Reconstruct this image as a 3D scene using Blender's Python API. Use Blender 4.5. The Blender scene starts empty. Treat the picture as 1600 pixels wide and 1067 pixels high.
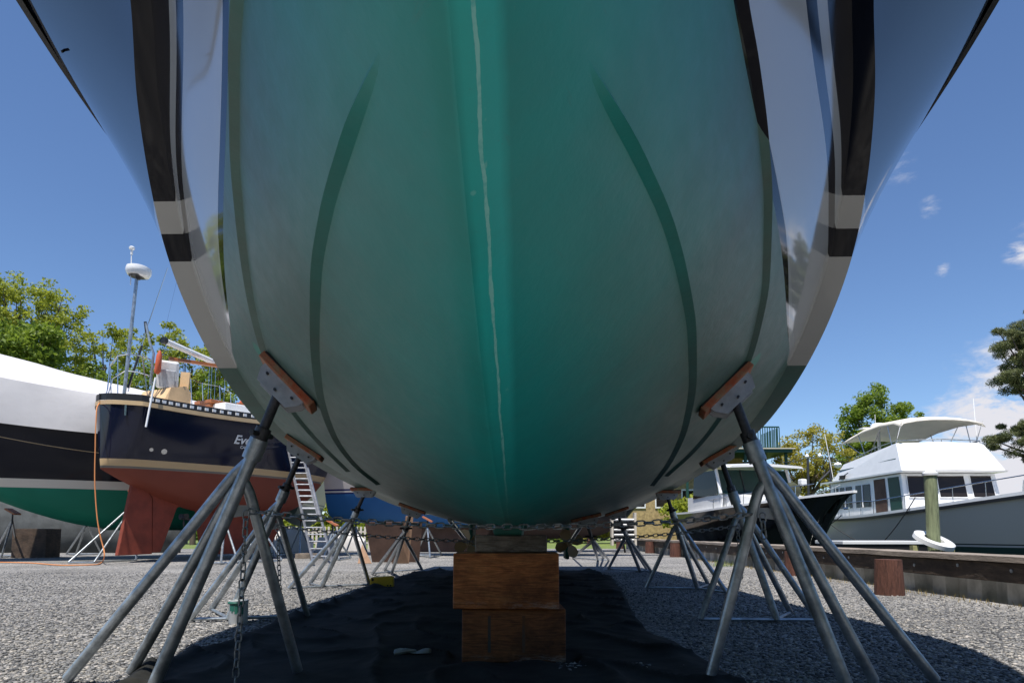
import bpy, bmesh, math, random
import numpy as np
from mathutils import Vector, Matrix
from mathutils.bvhtree import BVHTree
random.seed(7)
rng = np.random.default_rng(7)
C = bpy.context.scene.collection
R = math.radians
SC = bpy.context.scene

# ------------------------------------------------------------------ camera model (metres, Y away, Z up)
F, PITCH, H = 1050.0, R(5), 0.8
PPY = 832 - F*math.tan(PITCH)

def ray(px, py):
    u = (px-800)/F; v = -(py-PPY)/F
    return Vector((u, math.cos(PITCH)-v*math.sin(PITCH), math.sin(PITCH)+v*math.cos(PITCH)))

def at(px, py, Y):
    d = ray(px, py); return Vector((0, 0, H)) + d*(Y/d.y)

def gz(px, py, z=0.0):
    d = ray(px, py); return Vector((0, 0, H)) + d*((z-H)/d.z)

# ------------------------------------------------------------------ materials
def mat(name, col, rough=0.6, metal=0.0, var=0.0, scale=8.0, bump=0.0, bscale=40.0, spec=0.5, coat=0.0, col2=None, detail=5, stretch=None):
    m = bpy.data.materials.new(name); m.use_nodes = True
    nt = m.node_tree; N = nt.nodes; L = nt.links
    b = N['Principled BSDF']
    b.inputs['Roughness'].default_value = rough
    b.inputs['Metallic'].default_value = metal
    b.inputs['Specular IOR Level'].default_value = spec
    b.inputs['Coat Weight'].default_value = coat
    b.inputs['Coat Roughness'].default_value = 0.03
    b.inputs['Base Color'].default_value = (*col, 1)
    tc = N.new('ShaderNodeTexCoord')
    src = tc.outputs['Object']
    if stretch:
        mp = N.new('ShaderNodeMapping'); mp.inputs['Scale'].default_value = stretch
        L.new(src, mp.inputs['Vector']); src = mp.outputs['Vector']
    if var > 0 or col2:
        n = N.new('ShaderNodeTexNoise'); n.inputs['Scale'].default_value = scale; n.inputs['Detail'].default_value = detail
        n.inputs['Roughness'].default_value = 0.65
        L.new(src, n.inputs['Vector'])
        r = N.new('ShaderNodeValToRGB')
        c2 = col2 if col2 else tuple(c*(1-var) for c in col)
        c1 = col if col2 else tuple(min(1, c*(1+var)) for c in col)
        r.color_ramp.elements[0].position = 0.35; r.color_ramp.elements[0].color = (*c2, 1)
        r.color_ramp.elements[1].position = 0.65; r.color_ramp.elements[1].color = (*c1, 1)
        L.new(n.outputs['Fac'], r.inputs['Fac']); L.new(r.outputs['Color'], b.inputs['Base Color'])
    if bump > 0:
        n2 = N.new('ShaderNodeTexNoise'); n2.inputs['Scale'].default_value = bscale; n2.inputs['Detail'].default_value = 4
        L.new(src, n2.inputs['Vector'])
        bp = N.new('ShaderNodeBump'); bp.inputs['Strength'].default_value = bump; bp.inputs['Distance'].default_value = 0.02
        L.new(n2.outputs['Fac'], bp.inputs['Height']); L.new(bp.outputs['Normal'], b.inputs['Normal'])
    return m

M = {}
M['galv'] = mat('galvanised_steel', (0.36, 0.395, 0.42), 0.36, 0.7, 0.32, 11, 0.10, 60)
M['galv_dark'] = mat('oiled_thread_steel', (0.06, 0.06, 0.065), 0.5, 0.5, 0.3, 30, 0.2, 120)
M['chain'] = mat('chain_steel', (0.24, 0.25, 0.25), 0.45, 0.7, 0.45, 30)
M['plate'] = mat('painted_plate', (0.42, 0.43, 0.45), 0.5, 0.1, 0.15, 12)
M['padred'] = mat('worn_pad_paint', (0.46, 0.085, 0.025), 0.7, 0, 0, 16, 0.3, 60, col2=(0.33, 0.21, 0.12))
M['padblack'] = mat('pad_rubber', (0.015, 0.016, 0.016), 0.8)
M['white'] = mat('white_gelcoat', (0.78, 0.78, 0.77), 0.25, 0, 0.03, 3, coat=0.3)
M['offwhite'] = mat('cream_gelcoat', (0.60, 0.55, 0.47), 0.35, 0, 0.05, 3)
M['tanstripe'] = mat('tan_paint', (0.50, 0.36, 0.20), 0.4, 0, 0.08, 3)
M['navy'] = mat('navy_gloss', (0.006, 0.008, 0.018), 0.08, 0, 0, coat=0.5)
M['black'] = mat('black_gloss', (0.006, 0.006, 0.007), 0.12, 0, 0, coat=0.3)
M['rubber'] = mat('black_rubber', (0.012, 0.012, 0.013), 0.45)
M['red'] = mat('red_antifouling', (0.24, 0.045, 0.022), 0.75, 0, 0.22, 2.2, 0.08, 20)
M['greenbottom'] = mat('green_antifouling', (0.01, 0.115, 0.082), 0.62, 0, 0.2, 2.0, 0.05, 20)
M['bluebottom'] = mat('blue_antifouling', (0.012, 0.075, 0.21), 0.6, 0, 0.25, 2.0)
M['shrink'] = mat('shrink_wrap', (0.64, 0.62, 0.61), 0.45, 0, 0.03, 1.0, 0.9, 1.4)
M['steel'] = mat('stainless', (0.62, 0.63, 0.64), 0.22, 1.0)
M['alu'] = mat('aluminium', (0.33, 0.335, 0.35), 0.42, 0.7, 0.25, 10)
M['teak'] = mat('varnished_teak', (0.36, 0.12, 0.035), 0.35, 0, 0.25, 6, stretch=(1, 1, 6))
M['canvas'] = mat('tan_canvas', (0.62, 0.42, 0.23), 0.8, 0, 0.1, 3, 0.3, 6)
M['cover'] = mat('cream_canvas', (0.74, 0.68, 0.58), 0.7, 0, 0.05, 2)
M['glass'] = mat('dark_window', (0.022, 0.018, 0.016), 0.05, 0, 0, spec=0.25)
M['glassgreen'] = mat('green_tint_window', (0.008, 0.035, 0.03), 0.05, 0, 0, spec=0.25)
M['orange'] = mat('orange_cord', (0.62, 0.24, 0.08), 0.6)
M['orangebuoy'] = mat('orange_plastic', (0.55, 0.11, 0.04), 0.5)
M['rope'] = mat('dark_rope', (0.03, 0.03, 0.03), 0.9)
M['greenpaint'] = mat('dark_green_paint', (0.010, 0.055, 0.042), 0.5)
M['yellow'] = mat('yellow_plastic', (0.62, 0.40, 0.02), 0.5, 0, 0.1, 10)
M['hullgrey'] = mat('grey_topside', (0.20, 0.205, 0.205), 0.16, 0, 0.05, 1.5, coat=0.4)
M['bark'] = mat('bark', (0.10, 0.075, 0.055), 0.9, 0, 0.3, 6, 0.6, 12, stretch=(1, 1, .25))
M['plywood'] = mat('plywood_sheet', (0.36, 0.215, 0.13), 0.8, 0, 0.2, 5, stretch=(1, 1, .3))
M['brownply'] = mat('brown_keel_paint', (0.10, 0.055, 0.038), 0.75, 0, 0.25, 3)
M['weathered'] = mat('weathered_timber', (0.27, 0.225, 0.185), 0.9, 0, 0.35, 5, 0.6, 25, stretch=(4, .5, 4))
M['darkwood'] = mat('creosote_timber', (0.055, 0.038, 0.026), 0.85, 0, 0.5, 4, 0.5, 20, stretch=(3, 1, 3))
M['pile'] = mat('brown_pile', (0.105, 0.042, 0.028), 0.9, 0, 0.4, 7, 0.8, 25, stretch=(5, 5, .6))
M['pilegreen'] = mat('treated_pile', (0.22, 0.25, 0.14), 0.9, 0, 0.3, 8, 0.6, 25, stretch=(5, 5, .5))
M['sheetpile'] = mat('sheet_pile', (0.52, 0.51, 0.49), 0.7, 0.1, 0.35, 3, stretch=(1, 1, .6))
M['houseply'] = mat('yellow_shingle', (0.36, 0.26, 0.12), 0.85, 0, 0.3, 6)
M['concrete'] = mat('concrete', (0.20, 0.22, 0.25), 0.85, 0, 0.15, 4)
M['bulb'] = mat('white_bulb', (0.9, 0.9, 0.9), 0.2)
M['cloth'] = mat('grey_rag', (0.30, 0.32, 0.30), 0.9, 0, 0.2, 10)

def leafmat(name, c1, c2, trans=0.35):
    m = bpy.data.materials.new(name); m.use_nodes = True
    nt = m.node_tree; N = nt.nodes; L = nt.links
    b = N['Principled BSDF']; out = N['Material Output']
    b.inputs['Roughness'].default_value = 0.55
    g = N.new('ShaderNodeNewGeometry')
    r = N.new('ShaderNodeValToRGB')
    r.color_ramp.elements[0].color = (*c1, 1); r.color_ramp.elements[1].color = (*c2, 1)
    L.new(g.outputs['Random Per Island'], r.inputs['Fac'])
    L.new(r.outputs['Color'], b.inputs['Base Color'])
    t = N.new('ShaderNodeBsdfTranslucent'); L.new(r.outputs['Color'], t.inputs['Color'])
    mx = N.new('ShaderNodeMixShader'); mx.inputs['Fac'].default_value = trans
    L.new(b.outputs[0], mx.inputs[1]); L.new(t.outputs[0], mx.inputs[2]); L.new(mx.outputs[0], out.inputs['Surface'])
    return m
M['leaf_mid'] = leafmat('leaf_mid', (0.19, 0.235, 0.02), (0.45, 0.48, 0.06), .5)
M['leaf_green'] = leafmat('leaf_green', (0.11, 0.18, 0.018), (0.29, 0.38, 0.045), .5)
M['leaf_yellow'] = leafmat('leaf_yellow', (0.28, 0.26, 0.03), (0.50, 0.44, 0.08), .45)
M['leaf_pine'] = leafmat('leaf_pine', (0.06, 0.085, 0.025), (0.20, 0.21, 0.07), 0.2)
M['grass'] = leafmat('grass_blade', (0.09, 0.15, 0.015), (0.24, 0.30, 0.05))
M['drygrass'] = leafmat('dry_grass', (0.20, 0.15, 0.05), (0.36, 0.27, 0.10))

# ------------------------------------------------------------------ mesh builder
class MB:
    def __init__(s): s.v = []; s.f = []; s.mi = []; s.cur = 0
    def add(s, vs, fs):
        o = len(s.v); s.v += [tuple(v) for v in vs]
        for f in fs: s.f.append(tuple(i+o for i in f)); s.mi.append(s.cur)
        return s
    def box(s, c, size, rot=None):
        c = Vector(c); x, y, z = (d/2 for d in size)
        pts = [Vector(p) for p in ((-x,-y,-z),(x,-y,-z),(x,y,-z),(-x,y,-z),(-x,-y,z),(x,-y,z),(x,y,z),(-x,y,z))]
        if rot: pts = [rot @ p for p in pts]
        return s.add([p+c for p in pts], [(0,3,2,1),(4,5,6,7),(0,1,5,4),(1,2,6,5),(2,3,7,6),(3,0,4,7)])
    def tube(s, pts, r, n=10, cap=True, closed=False):
        pts = [Vector(p) for p in pts]; rs = r if isinstance(r, (list, tuple)) else [r]*len(pts)
        k = len(pts); vs = []; up = None
        for i, p in enumerate(pts):
            if closed: d = pts[(i+1) % k]-pts[i-1]
            else: d = pts[min(i+1, k-1)]-pts[max(i-1, 0)]
            d.normalize()
            if up is None: up = Vector((0, 0, 1)) if abs(d.z) < 0.9 else Vector((1, 0, 0))
            a = d.cross(up); a.normalize(); b = a.cross(d); up = b
            for j in range(n):
                t = 2*math.pi*j/n
                vs.append(p+(a*math.cos(t)+b*math.sin(t))*rs[i])
        fs = []
        for i in range(k if closed else k-1):
            for j in range(n):
                q = ((i+1) % k)*n
                fs.append((i*n+j, i*n+(j+1) % n, q+(j+1) % n, q+j))
        if cap and not closed: fs += [tuple(range(n))[::-1], tuple((k-1)*n+j for j in range(n))]
        return s.add(vs, fs)
    def loft(s, rows, closed=False, cap0=False, cap1=False, flip=False):
        n = len(rows[0]); vs = [p for r in rows for p in r]; fs = []
        for i in range(len(rows)-1):
            for j in range(n if closed else n-1):
                q = (i*n+j, i*n+(j+1) % n, (i+1)*n+(j+1) % n, (i+1)*n+j)
                fs.append(q[::-1] if flip else q)
        if cap0: fs.append(tuple(range(n)))
        if cap1: fs.append(tuple((len(rows)-1)*n+j for j in range(n))[::-1])
        return s.add(vs, fs)
    def prism(s, poly, d):
        poly = [Vector(p) for p in poly]; d = Vector(d); n = len(poly)
        return s.add(poly+[p+d for p in poly], [tuple(range(n))[::-1], tuple(range(n, 2*n))]+[(i, (i+1) % n, n+(i+1) % n, n+i) for i in range(n)])
    def lathe(s, prof, c=(0, 0, 0), n=24, rot=None):
        rows = []
        for r, z in prof:
            row = [Vector((r*math.cos(2*math.pi*j/n), r*math.sin(2*math.pi*j/n), z)) for j in range(n)]
            if rot: row = [rot @ p for p in row]
            rows.append([p+Vector(c) for p in row])
        return s.loft(rows, closed=True, cap0=True, cap1=True)
    def obj(s, name, m, parent=None, smooth=False, bevel=0, angle=40, world=True):
        me = bpy.data.meshes.new(name)
        off = Vector((0, 0, 0))
        if parent is not None and world:
            p = parent; mw = Matrix()
            chain_ = []
            while p is not None: chain_.append(p); p = p.parent
            for q in reversed(chain_): mw = mw @ q.matrix_basis
            inv = mw.inverted(); vs = [tuple(inv @ Vector(v)) for v in s.v]
        else: vs = s.v
        me.from_pydata(vs, [], s.f); me.update()
        ms = m if isinstance(m, (list, tuple)) else [m]
        for x in ms: me.materials.append(x)
        if len(ms) > 1: me.polygons.foreach_set('material_index', s.mi)
        bm = bmesh.new(); bm.from_mesh(me)
        bmesh.ops.recalc_face_normals(bm, faces=bm.faces)
        bm.to_mesh(me); bm.free()
        if smooth:
            me.polygons.foreach_set('use_smooth', [True]*len(me.polygons))
            try: me.set_sharp_from_angle(angle=R(angle))
            except Exception: pass
        o = bpy.data.objects.new(name, me); C.objects.link(o)
        if parent is not None: o.parent = parent
        if bevel:
            b = o.modifiers.new('bevel', 'BEVEL'); b.width = bevel; b.segments = 2; b.limit_method = 'ANGLE'
        return o

def tag(o, label=None, cat=None, group=None, kind=None):
    if label: o['label'] = label
    if cat: o['category'] = cat
    if group: o['group'] = group
    if kind: o['kind'] = kind
    return o

def empty(name, loc, label, cat, rz=0, group=None):
    o = bpy.data.objects.new(name, None); C.objects.link(o)
    o.location = loc; o.rotation_euler = (0, 0, rz); o.empty_display_size = 0.2
    return tag(o, label, cat, group)

def pchip(x, y):
    x = np.asarray(x, float); y = np.asarray(y, float); h = np.diff(x); d = np.diff(y)/h
    m = np.zeros_like(y)
    for i in range(1, len(x)-1):
        if d[i-1]*d[i] > 0:
            w1 = 2*h[i]+h[i-1]; w2 = h[i]+2*h[i-1]; m[i] = (w1+w2)/(w1/d[i-1]+w2/d[i])
    m[0] = d[0]; m[-1] = d[-1]
    def f(t):
        t = np.clip(t, x[0], x[-1]); i = np.clip(np.searchsorted(x, t)-1, 0, len(h)-1)
        s = (t-x[i])/h[i]
        return (2*s**3-3*s**2+1)*y[i]+(s**3-2*s**2+s)*h[i]*m[i]+(-2*s**3+3*s**2)*y[i+1]+(s**3-s**2)*h[i]*m[i+1]
    return f
def smoothtab(tab):     # catmull-rom like smoothing of a table
    f = pchip([a for a, _ in tab], [b for _, b in tab])
    def g(t): return float(np.mean([f(t+d) for d in np.linspace(-.18, .18, 7)]))
    return g

# ------------------------------------------------------------------ the big motor yacht
YAW, OX = R(1.03), -0.10
def bw(t, b, z):        # boat frame -> world
    return Vector((OX+t*math.sin(YAW)+b*math.cos(YAW), t*math.cos(YAW)-b*math.sin(YAW), z))
zk = smoothtab([(-.6, 3.6), (-.38, 2.98), (-.2, 2.5), (.1, 2.02), (.45, 1.74), (.85, 1.5), (1.5, 1.22), (2.2, 1.04), (3, .92), (4.3, .84), (15.2, .84)])
bG = smoothtab([(-.9, .0), (.1, .02), (.4, .15), (.8, .32), (1.42, .57), (1.7, .705), (2.05, .87), (2.4, 1.035), (2.81, 1.215), (3.3, 1.425), (4.1, 1.75), (4.85, 2.02), (15.2, 2.1)])
bW = smoothtab([(-.9, 0), (-.15, .02), (.3, .2), (.9, .47), (1.5, .745), (1.99, .975), (2.38, 1.19), (2.83, 1.44), (3.2, 1.61), (3.62, 1.79), (4.2, 2.05), (15.2, 2.2)])
bN = smoothtab([(-.9, 0), (-.25, .02), (.3, .27), (1, .6), (1.6, .87), (2.23, 1.145), (2.6, 1.345), (3.2, 1.69), (3.52, 1.82), (3.96, 2.01), (15.2, 2.2)])
zC = smoothtab([(-.9, 3.08), (.3, 3.06), (1, 3.05), (1.8, 3.01), (2.54, 2.95), (2.95, 2.89), (3.4, 2.78), (3.7, 2.66), (4.07, 2.45), (4.4, 2.22), (4.75, 2.02), (5.2, 1.84), (5.75, 1.69), (7, 1.53), (8.7, 1.41), (11.6, 1.27), (15.2, 1.2)])
bC = smoothtab([(-.9, .02), (-.4, .03), (.3, .42), (1, .8), (1.8, 1.18), (2.54, 1.5), (2.95, 1.72), (3.4, 1.92), (3.7, 2.03), (4.07, 2.12), (4.4, 2.14), (15.2, 2.12)])
wC = smoothtab([(-.9, .004), (-.2, .01), (1, .04), (2.5, .085), (3.5, .12), (4.2, .14), (6, .13), (15.2, .12)])
bR = smoothtab([(-.9, .01), (-.5, .02), (0, .52), (.8, 1.36), (1.6, 2.00), (2.4, 2.43), (3.2, 2.68), (3.7, 2.77), (4.1, 2.80), (4.6, 2.80), (5.5, 2.75), (10, 2.65), (15.2, 2.4)])
zR = smoothtab([(-.9, 4.2), (0, 4.15), (1.5, 4.05), (3, 3.90), (3.6, 3.80), (4.1, 3.66), (4.6, 3.5), (6, 3.35), (15.2, 3.1)])
kw = smoothtab([(-.9, .01), (0, .018), (1, .026), (2, .034), (4.3, .07), (6, .10), (15.2, .10)])

def section(t):
    k = zk(t); z1 = zC(t); c2 = bC(t); c1 = max(c2-wC(t), .012); w = min(kw(t), c1*.7)
    if z1 < k+.02: z1 = k+.02
    data = [(k, w)]
    zg, bg = (2.0, bG(t)) if z1 > 2.06 and k < 1.96 else (z1, c1)
    data.append((k+(zg-k)*.40, max(w*1.05, .57*bg)))
    if k < 1.96 and z1 > 2.06: data.append((2.0, max(bG(t), w*1.1)))
    if k < 2.44 and z1 > 2.56: data.append((2.48, max(bW(t), data[-1][1]+.004)))
    if k < 2.62 and z1 > 2.78: data.append((2.68, max(bN(t), data[-1][1]+.004)))
    data = [d for d in data if d[1] < c1-.002 and d[0] < z1-.01]+[(z1, c1)]
    if len(data) < 2: data = [(k, w), (z1, c1)]
    f = pchip([d[0] for d in data], [d[1] for d in data])
    bot = [(0.0, k-.006)]+[(float(f(z)), float(z)) for z in k+(z1-k)*np.linspace(0, 1, 64)**1.35]
    r, zr = bR(t), zR(t)
    r = max(r, c2)
    # topside: concave flare forward, convex aft
    s = min(1, max(0, (t-4.2)/2))
    cf = .31*(1-s)+.6*s
    top = []
    for q in np.linspace(0, 1, 18):
        a = (1-q)**2; bq = 2*q*(1-q); c = q*q      # quadratic bezier
        cb = c2+(r-c2)*cf; cz = z1+(zr-z1)*.5
        top.append((a*c2+bq*cb+c*r, a*z1+bq*cz+c*zr))
    return bot, top

TS = list(np.linspace(-.56, 6, 130))+list(np.linspace(6.1, 15, 50))
SECS = [section(t) for t in TS]
def fair():
    A = np.array([s_[0] for s_ in SECS])            # stations x rows x (b, z)
    n = 130
    for it in range(40):                             # fair the plating along and across, edges stay
        B = A.copy()
        B[1:n-1, 4:-1, 0] = .25*A[:n-2, 4:-1, 0]+.5*A[1:n-1, 4:-1, 0]+.25*A[2:n, 4:-1, 0]
        A = B.copy()
        B[:n, 5:-2, 0] = .25*A[:n, 4:-3, 0]+.5*A[:n, 5:-2, 0]+.25*A[:n, 6:-1, 0]
        A = B
    for it in range(5):
        B = A.copy(); B[:, 1:6, :] = .25*A[:, 0:5, :]+.5*A[:, 1:6, :]+.25*A[:, 2:7, :]; A = B
    return [([tuple(p) for p in a], s_[1]) for a, s_ in zip(A, SECS)]
SECS = fair()
yroot = empty('motor_yacht', bw(4.3, 0, 0), 'huge motor yacht seen from under its green and navy bow, propped on stands', 'motor yacht')

def hull_paint():
    m = bpy.data.materials.new('hull_paint'); m.use_nodes = True
    nt = m.node_tree; N = nt.nodes; L = nt.links; out = N['Material Output']
    g = N.new('ShaderNodeTexCoord'); sep = N.new('ShaderNodeSeparateXYZ'); L.new(g.outputs['Object'], sep.inputs[0])
    def math_(op, a, b=None, c=None):
        n = N.new('ShaderNodeMath'); n.operation = op
        for i, x in enumerate((a, b, c)):
            if x is None: continue
            if isinstance(x, (int, float)): n.inputs[i].default_value = x
            else: L.new(x, n.inputs[i])
        return n.outputs[0]
    def noise(scale, detail=4, rough=.6, vec=None, stretch=None):
        n = N.new('ShaderNodeTexNoise'); n.inputs['Scale'].default_value = scale; n.inputs['Detail'].default_value = detail; n.inputs['Roughness'].default_value = rough
        v = vec or g.outputs['Object']
        if stretch:
            mp = N.new('ShaderNodeMapping'); mp.inputs['Scale'].default_value = stretch; L.new(v, mp.inputs['Vector']); v = mp.outputs['Vector']
        L.new(v, n.inputs['Vector']); return n.outputs['Fac']
    def mixc(f, a, b):
        n = N.new('ShaderNodeMix'); n.data_type = 'RGBA'
        L.new(f, n.inputs['Factor'])
        for sock, x in ((n.inputs[6], a), (n.inputs[7], b)):
            if isinstance(x, tuple): sock.default_value = (*x, 1)
            else: L.new(x, sock)
        return n.outputs[2]
    def ramp(f, lo, hi):
        n = N.new('ShaderNodeMapRange'); n.inputs['From Min'].default_value = lo; n.inputs['From Max'].default_value = hi
        L.new(f, n.inputs['Value']); return n.outputs['Result']
    z = math_('ADD', sep.outputs['Z'], 0.0)
    x = sep.outputs['X']
    # --- antifouling
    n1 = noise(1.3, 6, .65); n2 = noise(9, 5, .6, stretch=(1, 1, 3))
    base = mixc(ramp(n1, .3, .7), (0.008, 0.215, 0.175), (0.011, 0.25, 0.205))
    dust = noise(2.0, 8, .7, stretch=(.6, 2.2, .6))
    side_sheen = math_('ADD', math_('MULTIPLY', ramp(math_('ABSOLUTE', math_('SUBTRACT', x, .05)), .05, .72), .92), math_('MULTIPLY', math_('SUBTRACT', dust, .5), .5))  # sides grey as sheen off lit gravel would, painted in, broken by dust
    fresh_lit = mixc(ramp(noise(5, 5, .6, stretch=(1, .4, .4)), .3, .7), (0.009, 0.27, 0.235), (0.012, 0.31, 0.272))  # teal raised around the stem for light bounced up from ahead
    mx_ = N.new('ShaderNodeClamp'); L.new(side_sheen, mx_.inputs['Value'])
    sheen_grey = mixc(ramp(n1, .3, .7), (0.058, 0.112, 0.092), (0.072, 0.134, 0.111))  # side paint with the grey sheen mixed into its colour
    newp_lit = math_('MULTIPLY', ramp(math_('ABSOLUTE', math_('ADD', math_('ADD', x, math_('MULTIPLY', math_('SUBTRACT', z, .95), .045)), math_('MULTIPLY', math_('SUBTRACT', noise(6, 3, .5, stretch=(.01, 1, 1)), .5), .012))), .044, .024), ramp(z, .84, 1.25))  # brighter stem band: newer paint plus bounce light put into the colour
    fresh_lit = mixc(newp_lit, fresh_lit, (0.02, 0.44, 0.39))
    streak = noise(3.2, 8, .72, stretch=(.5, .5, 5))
    sheen_grey = mixc(math_('MULTIPLY', ramp(streak, .5, .85), .4), sheen_grey, (0.085, 0.15, 0.13))
    base = mixc(mx_.outputs[0], fresh_lit, sheen_grey)
    rub = math_('MULTIPLY', ramp(noise(18, 6, .7, stretch=(.35, .35, 2.5)), .62, .72), .30)
    base = mixc(rub, base, (0.075, 0.18, 0.155))
    specks = ramp(noise(90, 2, .5), .70, .76)
    base = mixc(math_('MULTIPLY', specks, .3), base, (0.06, 0.28, 0.24))
    for k in range(2):                                 # touched up spots of fresh paint beside the pads
        vd = N.new('ShaderNodeVectorMath'); vd.operation = 'DISTANCE'; vd.name = 'touch_up_%d' % k; L.new(g.outputs['Object'], vd.inputs[0]); vd.inputs[1].default_value = (0, 0, -9)
        spot = math_('ADD', vd.outputs['Value'], math_('MULTIPLY', math_('SUBTRACT', noise(16, 3, .5), .5), .06))
        base = mixc(math_('MULTIPLY', ramp(spot, .105, .085), .85), base, (0.008, 0.25, 0.17))
    # scratched line down the stem
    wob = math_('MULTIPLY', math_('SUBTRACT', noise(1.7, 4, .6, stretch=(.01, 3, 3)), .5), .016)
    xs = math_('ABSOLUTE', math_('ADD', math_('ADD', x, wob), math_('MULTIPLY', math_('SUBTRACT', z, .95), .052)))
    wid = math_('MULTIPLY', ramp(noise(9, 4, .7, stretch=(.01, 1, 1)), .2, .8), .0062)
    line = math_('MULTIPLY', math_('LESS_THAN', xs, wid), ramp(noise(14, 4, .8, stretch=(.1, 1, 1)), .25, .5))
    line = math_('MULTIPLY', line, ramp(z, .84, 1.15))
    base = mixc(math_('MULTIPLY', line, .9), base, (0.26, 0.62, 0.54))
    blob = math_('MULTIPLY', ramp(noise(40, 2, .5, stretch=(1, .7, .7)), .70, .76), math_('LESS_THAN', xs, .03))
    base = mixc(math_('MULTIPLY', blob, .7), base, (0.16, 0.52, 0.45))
    af = N.new('ShaderNodeBsdfPrincipled'); L.new(base, af.inputs['Base Color'])
    L.new(math_('ADD', math_('MULTIPLY', n2, .18), .36), af.inputs['Roughness'])
    af.inputs['Specular IOR Level'].default_value = .44
    bmp = N.new('ShaderNodeBump'); bmp.inputs['Strength'].default_value = .12; bmp.inputs['Distance'].default_value = .01
    L.new(noise(34, 5, .6), bmp.inputs['Height']); L.new(bmp.outputs['Normal'], af.inputs['Normal'])
    # --- gloss topside in level bands
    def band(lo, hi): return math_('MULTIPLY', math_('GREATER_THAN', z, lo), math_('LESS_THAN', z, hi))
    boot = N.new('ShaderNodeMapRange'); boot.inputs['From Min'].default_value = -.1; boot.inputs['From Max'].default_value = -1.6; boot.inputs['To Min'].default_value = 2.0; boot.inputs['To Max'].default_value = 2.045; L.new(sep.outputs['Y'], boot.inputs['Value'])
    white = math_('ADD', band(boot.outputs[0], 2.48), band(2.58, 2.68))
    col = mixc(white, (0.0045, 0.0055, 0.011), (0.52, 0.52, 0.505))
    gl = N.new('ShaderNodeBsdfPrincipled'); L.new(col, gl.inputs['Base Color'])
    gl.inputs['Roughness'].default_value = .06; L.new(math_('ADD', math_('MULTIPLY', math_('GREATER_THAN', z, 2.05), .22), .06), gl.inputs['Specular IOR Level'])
    b2 = N.new('ShaderNodeBump'); b2.inputs['Strength'].default_value = .006; b2.inputs['Distance'].default_value = .02
    L.new(noise(2.2, 2, .4), b2.inputs['Height']); L.new(b2.outputs['Normal'], gl.inputs['Normal'])
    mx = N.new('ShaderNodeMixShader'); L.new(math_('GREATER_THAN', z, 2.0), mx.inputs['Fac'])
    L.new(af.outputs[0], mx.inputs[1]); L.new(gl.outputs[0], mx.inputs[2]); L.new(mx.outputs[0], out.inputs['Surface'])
    return m
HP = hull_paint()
hb = MB()
nb, nt_ = len(SECS[0][0]), len(SECS[0][1])
for sg in (1, -1):
    hb.loft([[bw(t, sg*b, z) for b, z in s[0]] for t, s in zip(TS, SECS)])
    hb.loft([[bw(t, sg*s[0][-1][0], s[0][-1][1]), bw(t, sg*s[1][0][0], s[1][0][1]+.0)] for t, s in zip(TS, SECS)])
    hb.loft([[bw(t, sg*b, z) for b, z in s[1]] for t, s in zip(TS, SECS)])
# transom
s = SECS[-1]; prof = s[0]+s[1]
hb.add([bw(15, b, z) for b, z in prof]+[bw(15, -b, z) for b, z in prof[::-1]], [tuple(range(2*len(prof)))])
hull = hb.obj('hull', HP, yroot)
bm = bmesh.new(); bm.from_mesh(hull.data); bmesh.ops.remove_doubles(bm, verts=bm.verts, dist=.0015); bmesh.ops.recalc_face_normals(bm, faces=bm.faces); bm.to_mesh(hull.data); bm.free()
hull.data.polygons.foreach_set('use_smooth', [True]*len(hull.data.polygons)); hull.data.set_sharp_from_angle(angle=R(24))
BV = BVHTree.FromPolygons([Vector(v) for v in hb.v], hb.f)
def on_hull(px, py):
    d = ray(px, py).normalized(); loc, n, i, dist = BV.ray_cast(Vector((0, 0, H)), d)
    if loc is None: return None
    if n.dot(d) > 0: n = -n
    return loc, n
for k, pxy in enumerate(((413, 560), (1172, 574))):
    q_ = on_hull(*pxy)[0]-Vector(yroot.location); HP.node_tree.nodes['touch_up_%d' % k].inputs[1].default_value = q_
dk = MB()
dk.loft([[bw(t, -bR(t)+.03, zR(t)-.02), bw(t, 0, zR(t)+.06), bw(t, bR(t)-.03, zR(t)-.02)] for t in TS])
dk.obj('deck', M['white'], yroot, smooth=True)
cab = MB()
cab.loft([[bw(5.2, b, z) for b, z in ((-1.5, 3.2), (-1.4, 3.7), (1.4, 3.7), (1.5, 3.2))], [bw(7.2, b, z) for b, z in ((-1.8, 3.2), (-1.65, 5.2), (1.65, 5.2), (1.8, 3.2))],
          [bw(12.5, b, z) for b, z in ((-1.8, 3.1), (-1.65, 5.2), (1.65, 5.2), (1.8, 3.1))]], cap0=True, cap1=True)
cab.obj('cabin', M['white'], yroot)
for sg in (-1, 1):
    wn = MB(); wn.prism([bw(7.3, sg*1.785, 3.75), bw(11.8, sg*1.785, 3.75), bw(11.8, sg*1.72, 4.7), bw(7.9, sg*1.72, 4.7)], bw(0, sg*.02, 0)-bw(0, 0, 0)); wn.obj('window', M['glass'], yroot)

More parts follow.
